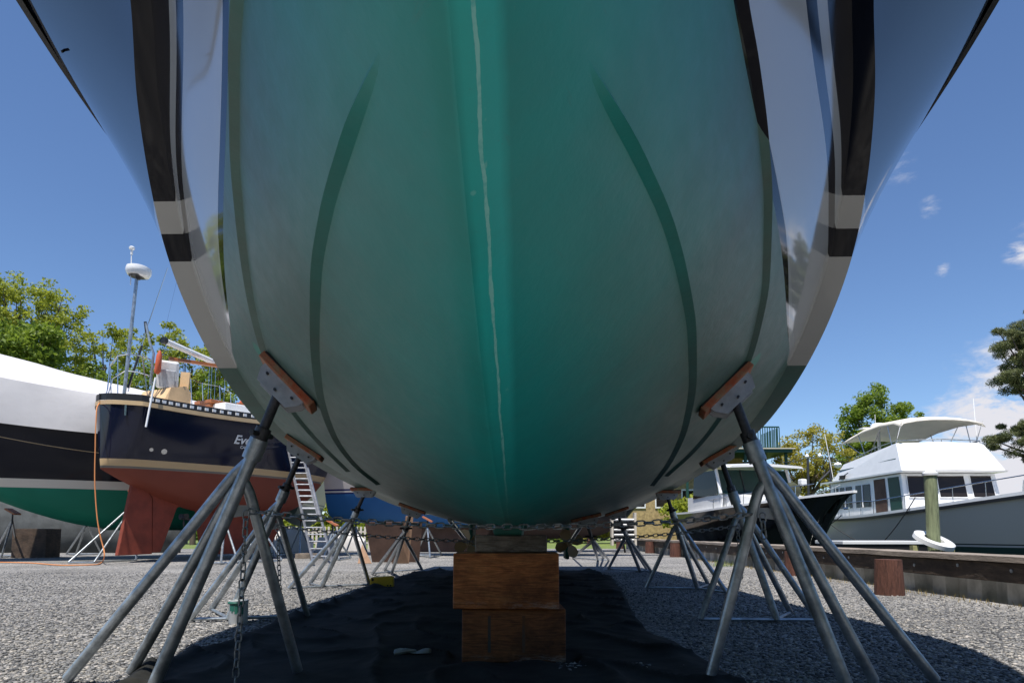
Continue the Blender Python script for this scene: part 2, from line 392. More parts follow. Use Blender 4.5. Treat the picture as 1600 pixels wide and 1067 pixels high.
# spray rails: follow the lines of the photo over the real surface
def path_dense(pts, n=60):
    d = [0]
    for a, b in zip(pts, pts[1:]): d.append(d[-1]+math.dist(a, b))
    fx = pchip(d, [p[0] for p in pts]); fy = pchip(d, [p[1] for p in pts])
    return [(float(fx(q)), float(fy(q))) for q in np.linspace(0, d[-1], n)]
def strake(pts, width, fade0=True, depth=.019):
    rows = []
    P = []
    for px, py in path_dense(pts):
        h = on_hull(px, py)
        if h: P.append(h)
    for i, (p, n) in enumerate(P):
        d = (P[min(i+1, len(P)-1)][0]-P[max(i-1, 0)][0]).normalized()
        a = d.cross(n).normalized()
        if a.z > 0: a = -a            # a points down the section, to the keel
        q = i/(len(P)-1); k = min(1, q/.22) if fade0 else 1; k = k*k*(3-2*k); k = .01+.99*k
        w = width*(.62+.5*q)
        hh = depth*k
        rows.append([p-a*w*.5+n*(-.01), p-a*w*.5+n*(hh-.0015), p-a*w*.38+n*(hh+.004*k-.0015), p+a*w*.5+n*(.002*k-.002), p+a*w*.5-n*.01])
    mb = MB(); mb.loft(rows, closed=True, cap0=True, cap1=True)
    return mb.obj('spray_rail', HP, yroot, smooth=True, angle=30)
strake([(607, 66), (580, 130), (545, 230), (515, 330), (498, 430), (495, 530), (500, 600), (520, 672), (556, 725), (592, 755)], .031)
strake([(905, 80), (950, 165), (1000, 260), (1040, 350), (1065, 440), (1078, 520), (1080, 590), (1070, 660), (1045, 720), (1018, 757)], .031)
strake([(381, -40), (378, 0), (372, 110), (372, 230), (378, 330), (392, 450), (412, 540), (432, 590), (455, 635), (500, 690), (545, 735)], .030, False)
strake([(1148, -40), (1153, 0), (1172, 100), (1190, 230), (1196, 320), (1194, 430), (1179, 520), (1160, 580), (1130, 640), (1085, 700), (1040, 742)], .030, False)
# rub rail along the sheer and a fine trim line under it
for sg in (-1, 1):
    rr = MB()
    rows = []
    for t in np.linspace(-.5, 4.45, 95):
        b, z = bR(t), zR(t); q = 1.5*min(1, max(.02, (4.45-t)/1.2))
        rows.append([bw(t, sg*(b-.02), z-.035*q), bw(t, sg*(b+.018*q), z-.028*q), bw(t, sg*(b+.024*q), z), bw(t, sg*(b+.012*q), z+.015*q), bw(t, sg*(b-.02), z+.015*q)])
    rr.loft(rows, closed=True, cap0=True, cap1=True); rr.obj('rub_rail', M['rubber'], yroot, smooth=True, angle=60)
    tl = MB(); pth = []
    for i, t in enumerate(TS):
        if t < 0 or t > 3.7: continue
        w_ = min(1, max(0, (t-2.75)/.85)); w_ = w_*w_*(3-2*w_); (b, z), (b9, z9) = SECS[i][1][14], SECS[i][1][17]; b, z = b+(b9-b)*w_, z+(z9-z)*w_; pth.append(bw(t, sg*(b+.001), z))
    tl.tube(pth, .003, 6); tl.obj('trim_line', M['rubber'], yroot)
pv, nv = on_hull(101, 79)
vt = MB(); vt.box(pv+nv*.006, (.008, .045, .012), Matrix.Rotation(.9, 3, 'X')); vt.obj('scupper', M['rubber'], yroot)
# keel skeg, rudders, shafts far aft
kl = MB(); kl.loft([[bw(t, b, z) for b, z in ((-.1, .86), (-.085, .70 if t > 4.8 else .79), (.085, .70 if t > 4.8 else .79), (.1, .86))] for t in (4.1, 4.9, 8, 12)], closed=True, cap0=True, cap1=True)
kl.obj('keel', M['greenbottom'], yroot, bevel=.01)
for sg in (-1, 1):
    rd = MB(); rd.prism([bw(13.2, sg*.95-.04, 1.15), bw(14.1, sg*.95-.04, 1.12), bw(14.0, sg*.95-.04, .28), bw(13.35, sg*.95-.04, .28)], bw(0, .08, 0)-bw(0, 0, 0))
    rd.obj('rudder', M['greenbottom'], yroot, bevel=.02)
    sh = MB(); sh.tube([bw(9.5, sg*.95, .98), bw(12.9, sg*.95, .58)], .035, 10); sh.obj('propeller_shaft', M['steel'], yroot, smooth=True)
    pr = MB()
    for k in range(4):
        a = k*math.pi/2+.4
        c = bw(12.75, sg*.95, .6)
        u = Vector((math.cos(a), 0, math.sin(a))); v = Vector((-math.sin(a), .55, math.cos(a)))
        pr.loft([[c+u*r-v*w, c+u*r+v*w, c+u*r+v*w+Vector((0, .012, 0)), c+u*r-v*w+Vector((0, .012, 0))] for r, w in ((.03, .03), (.12, .09), (.22, .10), (.28, .03))], closed=True, cap0=True, cap1=True)
    pr.tube([bw(12.62, sg*.95, .61), bw(12.9, sg*.95, .58)], .05, 12)
    pr.obj('propeller', M['tanstripe'], yroot)

# ------------------------------------------------------------------ boat stands
def unit(v): return v.normalized()
def stand(label, feet, pad_px, top_frac=.70, r=.033, bracket=False, padn=None, pad_pt=None, pad_size=(.34, .12), bars=True, name='boat_stand', group='jack stands under the yacht', handle=True, clean=False):
    A, B, Cc, D = [gz(*f) for f in feet]
    if pad_pt is None:
        P, n = on_hull(*pad_px)
    else: P, n = pad_pt, padn
    cen = (A+B+Cc+D)/4
    root = empty(name, (cen.x, cen.y, 0), label, 'boat stand', 0, group)
    base = P+n*.075
    ax = unit(base-Cc)
    T = Cc+(base-Cc)*top_frac
    L_ = (base-Cc).length
    up = MB(); up.tube([Cc+Vector((0, 0, r)), T], r*1.06, 14); up.tube([T-ax*.05, T+ax*.06], r*1.5, 14)
    up.obj('main_tube', M['galv'], root, smooth=True)
    for ft, k in ((A, .02), (B, .10), (D, .085)):
        s_ = T-ax*(k*L_+.02)
        out = unit(Vector((ft.x-s_.x, ft.y-s_.y, 0)))
        e = ft+Vector((0, 0, r))
        bend = s_+(e-s_)*.12+out*.022
        lg = MB(); lg.tube([s_, s_+(bend-s_)*.5+out*.010, bend, bend+(e-bend)*.2-out*.003, e], r*.92, 12)
        lg.obj('leg', M['galv'], root, smooth=True)
    if bars:
        for a, b in ((D, Cc), (Cc, B), (Cc, A)):
            br = MB(); br.tube([a+Vector((0, 0, .03)), b+Vector((0, 0, .03))], r*.5, 8); br.obj('base_bar', M['galv'], root, smooth=True)
    sc_ = MB(); sc_.tube([T+ax*.05, base-ax*.0], r*.82, 12)
    sc_.obj('screw_post', M['galv_dark'], root, smooth=True)
    side = unit(ax.cross(Vector((0, 0, 1)))); 
    if handle:
        hn = MB(); hn.tube([T+ax*.085-side*.09, T+ax*.085+side*.09], r*.45, 8)
        hn.tube([T+ax*.05, T+ax*.12], r*1.25, 10); hn.obj('handle', M['galv_dark'], root, smooth=True)
    # pad: plywood board on a steel plate with lugs
    e1 = n.cross(Vector((0, 1, 0)).cross(n)); e1 = Vector((0, 1, 0)).cross(n).normalized()
    e2 = n.cross(e1).normalized()
    if e1.z < 0: e1 = -e1
    rot = Matrix((e1, e2, n)).transposed()
    pd = MB(); pd.box(P+n*.022, (pad_size[0]*1.08, pad_size[1]*1.1, .040), rot); po = pd.obj('pad', M['padred'], root, bevel=.006)
    rb = MB(); rb.box(P+n*.003, (pad_size[0]*1.02, pad_size[1]*1.14, .010), rot); rb.obj('pad_facing', M['padblack'], po)
    pl = MB()
    w, h = pad_size[0]*.42, .086
    for sg in (-1, 1):
        c = P+n*.0395+e2*(sg*.038)
        pl.prism([c-e1*w, c+e1*w, c+e1*w*.98+n*h*.35, c+e1*w*.72+n*h, c-e1*w*.72+n*h, c-e1*w*.98+n*h*.35], e2*.008)
    pl.box(P+n*.044, (w*1.9, .085, .008), rot)
    po2 = pl.obj('pad_bracket', M['plate'], root)
    for k, hh_ in ((-.62, .07), (.0, .10), (.62, .07)):
        bo = MB(); bo.tube([P+n*hh_+e1*w*k-e2*.052, P+n*hh_+e1*w*k+e2*.052], .007, 8); bo.obj('bolt', M['galv_dark'], po2)
    brk = None
    if bracket:
        zc = bracket
        q = (zc)/(T.z); m0 = Cc+(T-Cc)*q; s_ = T-ax*(.085*L_+.02); m1 = s_+(D-s_)*(1-zc/s_.z)
        bk = MB(); bk.prism([m0+Vector((0, 0, -.035)), m1+Vector((0, 0, -.02)), m1+Vector((0, 0, .03)), m0+Vector((0, 0, .03))], Vector((0, .008, 0)))
        bk.obj('chain_bracket', M['plate'], root); brk = m1+Vector((0, -.035, 0))
    return T, brk

_, brkL = stand('nearest left boat stand, red padded, its chain hanging to the tarp', [(105, 1069), (205, 1058), (240, 1080), (465, 1056)], (456, 594), .80, .031, bracket=.91, bars=False)
_, brkR = stand('nearest right boat stand, big tubes reaching the lower right corner', [(1462, 1071), (1366, 1072), (1325, 1084), (1110, 1068)], (1129, 606), .80, .031, bracket=.90, bars=False)
_, b2L = stand('second boat stand on the left, with the paint tin standing at its feet', [(297, 972), (331, 956), (358, 971), (480, 966)], (478, 697), .75, .031, bracket=.86)
_, b2R = stand('second boat stand on the right, all in shade on dark gravel', [(1278, 973), (1235, 961), (1214, 973), (1095, 972)], (1120, 707), .75, .031, bracket=.86)
stand('third boat stand on the left, sunlit, next to the yellow chock', [(452, 922), (485, 914), (503, 919), (577, 916)], (570, 762), .79, .031)
stand('third boat stand on the right, small, in front of the timber bulkhead', [(1136, 929), (1107, 916), (1090, 922), (1010, 921)], (1042, 766), .79, .031)
stand('fourth boat stand on the left, far back in front of the plywood sheets', [(582, 898), (601, 892), (613, 895), (659, 891)], (645, 792), .79, .031)
stand('fourth boat stand on the right, slim, before the louvred white box', [(1018, 895), (1010, 890), (1000, 894), (951, 890)], (963, 797), .79, .031)
stand('farthest boat stand on the right, tiny, in the yacht stern shadow', [(951, 876), (943, 872), (934, 876), (895, 872)], (915, 806), .79, .031)

# ------------------------------------------------------------------ chains
def chain(label, pts, link=.06, rr=.0044, name='chain', group='safety chains of the stands'):
    pts = [Vector(p) for p in pts]
    d = [0]
    for a, b in zip(pts, pts[1:]): d.append(d[-1]+(b-a).length)
    pitch = link*.72; n = max(2, int(d[-1]/pitch)); mb = MB()
    def P(s):
        s = min(max(s, 0), d[-1])
        for i in range(len(d)-1):
            if s <= d[i+1]: return pts[i]+(pts[i+1]-pts[i])*((s-d[i])/(d[i+1]-d[i]))
        return pts[-1]
    for k in range(n):
        c = P((k+.5)*pitch); t = (P((k+.9)*pitch)-P((k+.1)*pitch)).normalized()
        ref = Vector((0, 1, 0)) if abs(t.y) < .8 else Vector((1, 0, 0))
        a = t.cross(ref).normalized(); b = t.cross(a).normalized()
        w = a if k % 2 == 0 else b
        w = (w*.92+(b if k % 2 == 0 else a)*.3*random.choice((-1, 1))).normalized()
        hl, hw = link*.5-rr, link*.31-rr
        ring = []
        for j in range(12):
            an = 2*math.pi*j/12; cx, sx = math.cos(an), math.sin(an)
            ex = hl-hw
            ring.append(c+t*(hw*cx+(ex if cx > 0 else -ex))+w*(hw*sx))
        mb.tube(ring, rr, 6, closed=True)
    o = mb.obj(name, M['chain'], None, smooth=True)
    return tag(o, label, 'chain', group)
def sag(a, b, low, n=24):
    out = []
    for i in range(n+1):
        q = i/n; p = a+(b-a)*q; p.z -= low*4*q*(1-q); out.append(p)
    return out
chain('chain stretched between the two nearest stands, across under the keel', sag(brkL, brkR, .075), .060, .0044)
chain('chain stretched between the second pair of stands, behind the nearest chain', sag(b2L, b2R, .14), .060, .0044)
chain('loose chain hanging from the nearest left stand down to the tarp', [brkL+Vector((-.005, -.02, 0)), brkL+Vector((-.015, -.02, -.45)), brkL+Vector((-.03, -.03, -.90))], .060, .0044)
chain('loose chain hanging from the second left stand to the gravel', [b2L+Vector((0, -.02, 0)), b2L+Vector((.04, -.03, -.5)), b2L+Vector((.06, -.03, -.8))], .060, .0044)
chain('short loose chain hanging off the nearest right stand', [brkR+Vector((.01, -.02, 0)), brkR+Vector((.015, -.02, -.16))], .060, .0044)
chain('loose chain hanging from the second right stand nearly to the ground', [b2R+Vector((0, -.02, 0)), b2R+Vector((.02, -.02, -.5))], .060, .0044)

# ------------------------------------------------------------------ keel blocks
def timber(name_mat, c1, c2, c3):
    m = bpy.data.materials.new(name_mat); m.use_nodes = True
    nt = m.node_tree; N = nt.nodes; L = nt.links; b = N['Principled BSDF']
    tc = N.new('ShaderNodeTexCoord')
    mp = N.new('ShaderNodeMapping'); mp.inputs['Scale'].default_value = (1.3, 1.3, 7); L.new(tc.outputs['Object'], mp.inputs['Vector'])
    nz = N.new('ShaderNodeTexNoise'); nz.inputs['Scale'].default_value = 2.4; nz.inputs['Detail'].default_value = 12; nz.inputs['Roughness'].default_value = .68; nz.inputs['Distortion'].default_value = 2.4; L.new(mp.outputs['Vector'], nz.inputs['Vector'])
    r = N.new('ShaderNodeValToRGB'); e = r.color_ramp.elements
    e[0].position = .3; e[0].color = (*c1, 1); e[1].position = .72; e[1].color = (*c3, 1); k = e.new(.5); k.color = (*c2, 1)
    L.new(nz.outputs['Fac'], r.inputs['Fac'])
    n2 = N.new('ShaderNodeTexNoise'); n2.inputs['Scale'].default_value = 3.2; n2.inputs['Detail'].default_value = 7; n2.inputs['Roughness'].default_value = .7; L.new(tc.outputs['Object'], n2.inputs['Vector'])
    mr = N.new('ShaderNodeMapRange'); mr.inputs['From Min'].default_value = .45; mr.inputs['From Max'].default_value = .72; L.new(n2.outputs['Fac'], mr.inputs['Value'])
    mx = N.new('ShaderNodeMix'); mx.data_type = 'RGBA'; L.new(mr.outputs[0], mx.inputs['Factor']); L.new(r.outputs['Color'], mx.inputs[6]); mx.inputs[7].default_value = (c1[0]*.35, c1[1]*.35, c1[2]*.35, 1)
    # pale scuffs along the lower edge
    sp = N.new('ShaderNodeSeparateXYZ'); L.new(tc.outputs['Object'], sp.inputs[0])
    lo = N.new('ShaderNodeMapRange'); lo.inputs['From Min'].default_value = .055; lo.inputs['From Max'].default_value = .0; L.new(sp.outputs['Z'], lo.inputs['Value'])
    n3 = N.new('ShaderNodeTexNoise'); n3.inputs['Scale'].default_value = 6; n3.inputs['Detail'].default_value = 9; n3.inputs['Roughness'].default_value = .8; mp3 = N.new('ShaderNodeMapping'); mp3.inputs['Scale'].default_value = (.8, 1, 3); L.new(tc.outputs['Object'], mp3.inputs['Vector']); L.new(mp3.outputs[0], n3.inputs['Vector'])
    th = N.new('ShaderNodeMapRange'); th.inputs['From Min'].default_value = .52; th.inputs['From Max'].default_value = .70; L.new(n3.outputs['Fac'], th.inputs['Value'])
    mu = N.new('ShaderNodeMath'); mu.operation = 'MULTIPLY'; L.new(lo.outputs[0], mu.inputs[0]); L.new(th.outputs[0], mu.inputs[1])
    m2 = N.new('ShaderNodeMix'); m2.data_type = 'RGBA'; L.new(mu.outputs[0], m2.inputs['Factor']); L.new(mx.outputs[2], m2.inputs[6]); m2.inputs[7].default_value = (.45, .42, .38, 1)
    mp4 = N.new('ShaderNodeMapping'); mp4.inputs['Scale'].default_value = (2, 2, 40); L.new(tc.outputs['Object'], mp4.inputs['Vector'])
    n4 = N.new('ShaderNodeTexNoise'); n4.inputs['Scale'].default_value = 4; n4.inputs['Detail'].default_value = 8; n4.inputs['Distortion'].default_value = .6; L.new(mp4.outputs[0], n4.inputs['Vector'])
    mr4 = N.new('ShaderNodeMapRange'); mr4.inputs['From Min'].default_value = .3; mr4.inputs['From Max'].default_value = .7; mr4.inputs['To Min'].default_value = .7; mr4.inputs['To Max'].default_value = 1.6; L.new(n4.outputs['Fac'], mr4.inputs['Value'])
    m4 = N.new('ShaderNodeMix'); m4.data_type = 'RGBA'; m4.blend_type = 'MULTIPLY'; m4.inputs['Factor'].default_value = 1; L.new(m2.outputs[2], m4.inputs[6]); L.new(mr4.outputs[0], m4.inputs[7])
    L.new(m4.outputs[2], b.inputs['Base Color']); b.inputs['Roughness'].default_value = .7
    bp = N.new('ShaderNodeBump'); bp.inputs['Strength'].default_value = .5; bp.inputs['Distance'].default_value = .01; L.new(nz.outputs['Fac'], bp.inputs['Height']); L.new(bp.outputs['Normal'], b.inputs['Normal'])
    return m
M['tim'] = timber('orange_timber', (.17, .048, .012), (.38, .125, .033), (.54, .215, .066))
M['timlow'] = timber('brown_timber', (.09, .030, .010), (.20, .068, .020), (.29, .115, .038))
M['tim2'] = timber('grey_timber', (.10, .075, .055), (.19, .155, .12), (.27, .23, .19))
M['timdark'] = timber('dark_timber', (.035, .022, .015), (.07, .045, .03), (.11, .075, .05))
def block(label, x0, x1, y0, y1, z0, z1, m, skew=0):
    e = empty('keel_block', ((x0+x1)/2, (y0+y1)/2, z0), label, 'timber block', R(skew), 'timber keel blocks')
    mb = MB(); hx, hy, hz = (x1-x0)/2, (y1-y0)/2, z1-z0
    nx, nz = 10, 6
    mb.box((0, 0, hz/2), (hx*2, hy*2, hz))
    o = mb.obj('timber', m, e, bevel=.008, world=False)
    return e
yb = 4.17
def X(px, Y): return (px-800)/F*Y
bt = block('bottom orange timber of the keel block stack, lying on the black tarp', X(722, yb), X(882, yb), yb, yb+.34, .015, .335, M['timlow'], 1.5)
bk = block('middle orange timber of the keel block stack, scuffed white along its lower edge', X(710, yb), X(873, yb), yb-.03, yb+.32, .338, .675, M['tim'], -1)
block('thin grey wedge timber on top of the stack, right under the keel', X(742, yb), X(855, yb), yb+.03, yb+.30, .678, .785, M['tim2'])
for p, lb in ((8.2, 'grey timber keel block standing midway under the yacht'), (11.4, 'grey timber keel block standing far aft under the yacht')):
    block(lb, bw(p, 0, 0).x-.3, bw(p, 0, 0).x+.3, p, p+.35, .012, .70, M['tim2'])
MK = mat('blue_grey_mark', (.07, .066, .06), .85, 0, 0, 9, col2=(.18, .065, .02))
for px in (764, 817):
    pm = MB(); pm.box((X(px, yb)-(X(722, yb)+X(882, yb))/2, -.1705, .17), (.018, .002, .22)); pm.obj('paint_mark', MK, bt, world=False)

# ------------------------------------------------------------------ ground, tarp, water
def gravel_mat():
    m = bpy.data.materials.new('gravel'); m.use_nodes = True
    nt = m.node_tree; N = nt.nodes; L = nt.links; b = N['Principled BSDF']
    g = N.new('ShaderNodeNewGeometry')
    v = N.new('ShaderNodeTexVoronoi'); v.inputs['Scale'].default_value = 47; v.inputs['Randomness'].default_value = 1; L.new(g.outputs['Position'], v.inputs['Vector'])
    r = N.new('ShaderNodeValToRGB'); e = r.color_ramp.elements
    e[0].position = 0; e[0].color = (.04, .041, .044, 1); e[1].position = 1; e[1].color = (.50, .48, .45, 1)
    k = e.new(.55); k.color = (.22, .218, .215, 1); k = e.new(.85); k.color = (.37, .34, .30, 1)
    sp = N.new('ShaderNodeSeparateColor'); L.new(v.outputs['Color'], sp.inputs[0]); L.new(sp.outputs[0], r.inputs['Fac'])
    n = N.new('ShaderNodeTexNoise'); n.inputs['Scale'].default_value = .6; n.inputs['Detail'].default_value = 6; L.new(g.outputs['Position'], n.inputs['Vector'])
    mr = N.new('ShaderNodeMapRange'); mr.inputs['From Min'].default_value = .25; mr.inputs['From Max'].default_value = .75; mr.inputs['To Min'].default_value = .62; mr.inputs['To Max'].default_value = 1.28; L.new(n.outputs['Fac'], mr.inputs['Value'])
    mu = N.new('ShaderNodeMix'); mu.data_type = 'RGBA'; mu.blend_type = 'MULTIPLY'; mu.inputs['Factor'].default_value = 1; L.new(r.outputs['Color'], mu.inputs[6]); L.new(mr.outputs[0], mu.inputs[7])
    L.new(mu.outputs[2], b.inputs['Base Color']); b.inputs['Roughness'].default_value = .85
    bp = N.new('ShaderNodeBump'); bp.inputs['Strength'].default_value = 1; bp.inputs['Distance'].default_value = .014; bp.invert = True
    L.new(v.outputs['Distance'], bp.inputs['Height']); L.new(bp.outputs['Normal'], b.inputs['Normal'])
    return m
GM = gravel_mat()
BX = 5.62   # bulkhead line
gd = MB(); gd.add([(-400, -60, 0), (BX, -60, 0), (BX, 31, 0), (BX, 31, 0), (BX, 34, 0), (-400, 34, 0)], [(0, 1, 2, 5), (2, 4, 5)])
gd = MB(); gd.add([(-400, -60, 0), (BX, -60, 0), (BX, 34, 0), (-400, 34, 0)], [(0, 1, 2, 3)])
tag(gd.obj('gravel_ground', GM), kind='structure')
gr = MB(); gr.add([(-400, 34, -.004), (BX, 34, -.004), (400, 60, -.004), (400, 900, -.004), (-400, 900, -.004)], [(0, 1, 2, 3, 4)])
tag(gr.obj('grass_ground', mat('lawn', (.13, .17, .035), .9, 0, .35, .8)), kind='structure')
wt = MB(); wt.add([(BX, -60, -.45), (400, -60, -.45), (400, 60, -.45), (BX, 34.5, -.45)], [(0, 1, 2, 3)])
wm = mat('harbour_water', (.012, .022, .02), .06, 0, 0, bump=.25, bscale=1.6)
tag(wt.obj('water', wm), kind='structure')
bkf = MB(); bkf.add([(BX, 33.9, -.5), (400, 59.9, -.5), (400, 59.9, 0), (BX, 33.9, 0)], [(0, 1, 2, 3)])
tag(bkf.obj('bank', mat('bank_mud', (.12, .09, .06), .9, 0, .3, 2)), kind='structure')

# loose stones near the camera
def stones():
    ico = bmesh.new(); bmesh.ops.create_icosphere(ico, subdivisions=1, radius=1)
    bv = np.array([v.co[:] for v in ico.verts]); bf = np.array([[v.index for v in f.verts] for f in ico.faces]); ico.free()
    pts = []
    n = 120000
    Y = 2.9+11*rng.random(n)**2.0; px = rng.random(n)*1640-20; x = (px-800)/F*Y
    def tarp_in(x, Y): return (x > -1.95) & (x < 1.15)
    ok = ~((x > -2.0) & (x < 1.25)) & (x < 5.25)
    x, Y = x[ok], Y[ok]
    c = gz(905, 1046); k = 420; x = np.concatenate([x, c.x+.17*rng.normal(size=k)]); Y = np.concatenate([Y, c.y+.045*rng.normal(size=k)]); n = len(x); onT = np.arange(n) >= n-k
    s = .004+.010*rng.random(n)**2.4
    V = bv[None]*(1+.28*(rng.random((n, len(bv), 1))-.5))
    V = V*np.stack([s*(1+.5*rng.random(n)), s*(.8+.5*rng.random(n)), s*(.45+.35*rng.random(n))], 1)[:, None, :]
    a = rng.random(n)*6.283; ca, sa = np.cos(a)[:, None], np.sin(a)[:, None]
    V = np.stack([V[..., 0]*ca-V[..., 1]*sa, V[..., 0]*sa+V[..., 1]*ca, V[..., 2]], -1)
    V += np.stack([x, Y, s*.35+onT*.022], 1)[:, None, :]
    Fc = bf[None]+(np.arange(n)*len(bv))[:, None, None]
    me = bpy.data.meshes.new('loose_stones'); V = V.reshape(-1, 3); Fc = Fc.reshape(-1, 3)
    me.vertices.add(len(V)); me.vertices.foreach_set('co', V.ravel())
    me.loops.add(Fc.size); me.loops.foreach_set('vertex_index', Fc.ravel().astype(np.int32))
    me.polygons.add(len(Fc)); me.polygons.foreach_set('loop_start', np.arange(0, Fc.size, 3, dtype=np.int32))
    me.update(calc_edges=True); me.validate()
    m = bpy.data.materials.new('stone'); m.use_nodes = True; nt = m.node_tree; N = nt.nodes; L = nt.links; b = N['Principled BSDF']
    g = N.new('ShaderNodeNewGeometry'); r = N.new('ShaderNodeValToRGB'); e = r.color_ramp.elements
    e[0].color = (.05, .052, .057, 1); e[1].color = (.48, .44, .40, 1); k = e.new(.5); k.color = (.19, .19, .19, 1); k = e.new(.88); k.color = (.32, .30, .265, 1)
    L.new(g.outputs['Random Per Island'], r.inputs['Fac']); L.new(r.outputs['Color'], b.inputs['Base Color']); b.inputs['Roughness'].default_value = .8
    me.materials.append(m)
    o = bpy.data.objects.new('loose_stones', me); C.objects.link(o)
    tag(o, 'loose grey gravel stones strewn over the yard', 'gravel', kind='stuff')
stones()

# tarp with wrinkles: outline traced on the ground
tl_ = [gz(*p) for p in ((150, 1092), (225, 1042), (330, 1012), (450, 966), (520, 941), (578, 917), (640, 899), (700, 888))]
tr_ = [gz(*p) for p in ((1190, 1085), (1150, 1060), (1085, 1020), (1010, 985), (985, 950), (975, 925), (960, 905), (930, 892))]
tl_ = [tl_[0]+Vector((.2, -.45, 0))]+tl_; tr_ = [tr_[0]+Vector((-.1, -.45, 0))]+tr_
def lerp_tab(tab, Y):
    for a, b in zip(tab, tab[1:]):
        if Y <= b.y: 
            q = max(0, (Y-a.y)/(b.y-a.y)); return a.x+(b.x-a.x)*q
    return tab[-1].x
rows = []
from mathutils import noise as mnoise
Ys = np.concatenate([np.linspace(2.9, 6, 110), np.linspace(6.05, 14.3, 110)])
for Y in Ys:
    xl, xr = lerp_tab(tl_, Y), lerp_tab(tr_, Y); row = []
    wob = .05*mnoise.noise(Vector((0, Y*2.1, 3)))
    for q in np.linspace(0, 1, 120):
        x = xl+wob+(xr-xl)*q
        p = Vector((x*1.4+.5*Y, Y*.9-.3*x, .3))
        z = .012+.04*max(0, mnoise.noise(p*.7))**1.3+.036*(1-abs(mnoise.noise(p*1.5+Vector((4, 1, 0)))))**12+.006*(1-abs(mnoise.noise(p*3.1+Vector((2, 7, 0)))))**8
        ed = min(q, 1-q)
        if q < .5: z += .055*math.exp(-((ed-.035)/.02)**2)*(.7+.6*mnoise.noise(Vector((1, Y*1.2, 9))))
        else: z += .03*math.exp(-((ed-.05)/.03)**2)*(.6+.9*mnoise.noise(Vector((7, Y*1.4, 2))))
        # flat where the timbers stand
        if -.4 < x < .42 and 4.05 < Y < 4.6: z = .012
        if ed < .004: z = .002
        row.append((x, Y, max(z, .003)))
    rows.append(row)
tp = MB(); tp.loft(rows)
to = tp.obj('tarp', mat('black_tarp', (.0075, .0085, .0075), .8, 0, 0, 2.6, .25, 9, spec=.2, col2=(.030, .029, .025), detail=12), smooth=True, angle=80)
tag(to, 'wrinkled black tarp spread on the gravel under the yacht', 'tarp')

# small things on the ground
tin = empty('paint_tin', gz(372, 974), 'white paint tin with green paint drips beside the second left stand', 'paint tin')
tb = MB(); tb.lathe([(.077, 0), (.08, .004), (.08, .195), (.083, .2), (.083, .206), (.072, .206), (.070, .17)], tin.location, 28)
tb.obj('can', mat('tin_label', (.66, .68, .68), .35, 0, .04, 6), tin, smooth=True)
td = MB()
for k in range(9):
    a = -math.pi/2-.5+k*.15+random.uniform(-.04, .04); ln = random.uniform(.02, .11)
    c = tin.location+Vector((.0815*math.cos(a), .0815*math.sin(a), .195-ln/2))
    td.box(c, (.012 if k % 2 else .022, .003, ln), Matrix.Rotation(a+math.pi/2, 3, 'Z'))
td.tube([tin.location+Vector((.0815*math.cos(a), .0815*math.sin(a), .186)) for a in np.linspace(-math.pi*.85, -math.pi*.2, 10)], .012, 6)
td.obj('paint_drip', M['greenbottom'], tin)
th = MB(); th.tube([tin.location+Vector((.086*math.cos(a), .086*math.sin(a)*.6-.03, .18-.07*math.sin((a)))) for a in np.linspace(0, math.pi, 12)], .0025, 6)
th.obj('handle', M['steel'], tin)
yc = empty('wheel_chock', gz(597, 917), 'yellow plastic chock with dark holes on the left edge of the tarp', 'chock', R(4))
ym = MB(); ym.prism([(-.17, -.07, 0), (.17, -.07, 0), (.17, -.07, .155), (.13, -.07, .165), (-.15, -.07, .15), (-.17, -.07, .13)], (0, .14, 0)); ym.obj('body', M['yellow'], yc, bevel=.012, world=False)
yh = MB()
for x, z, r in ((-.13, .115, .02), (.09, .03, .011), (.13, .03, .011)):
    yh.tube([(x, -.074, z), (x, -.060, z)], r, 12)
yh.obj('hole', M['padblack'], yc, world=False)
rg = MB(); rows = []
c = gz(640, 1027)
for i in range(14):
    q = i/13; x = -.1+.24*q; w = .035*(1-abs(q-.35))*1.0
    rows.append([c+Vector((x, -w+.02*math.sin(q*6), .035)), c+Vector((x, 0, .05+.012*math.sin(q*9))), c+Vector((x, w*.8+.02*math.sin(q*5), .036))])
rg.loft(rows)
rg2 = [c+Vector((-.09, -.06, .036)), c+Vector((-.02, -.035, .05)), c+Vector((.04, 0, .045))]
rg.tube(rg2, [.012, .018, .008], 6)
ro = rg.obj('rag', M['cloth'], smooth=True); md = ro.modifiers.new('thick', 'SOLIDIFY'); md.thickness = .004
tag(ro, 'small crumpled pale rag lying on the black tarp', 'rag')

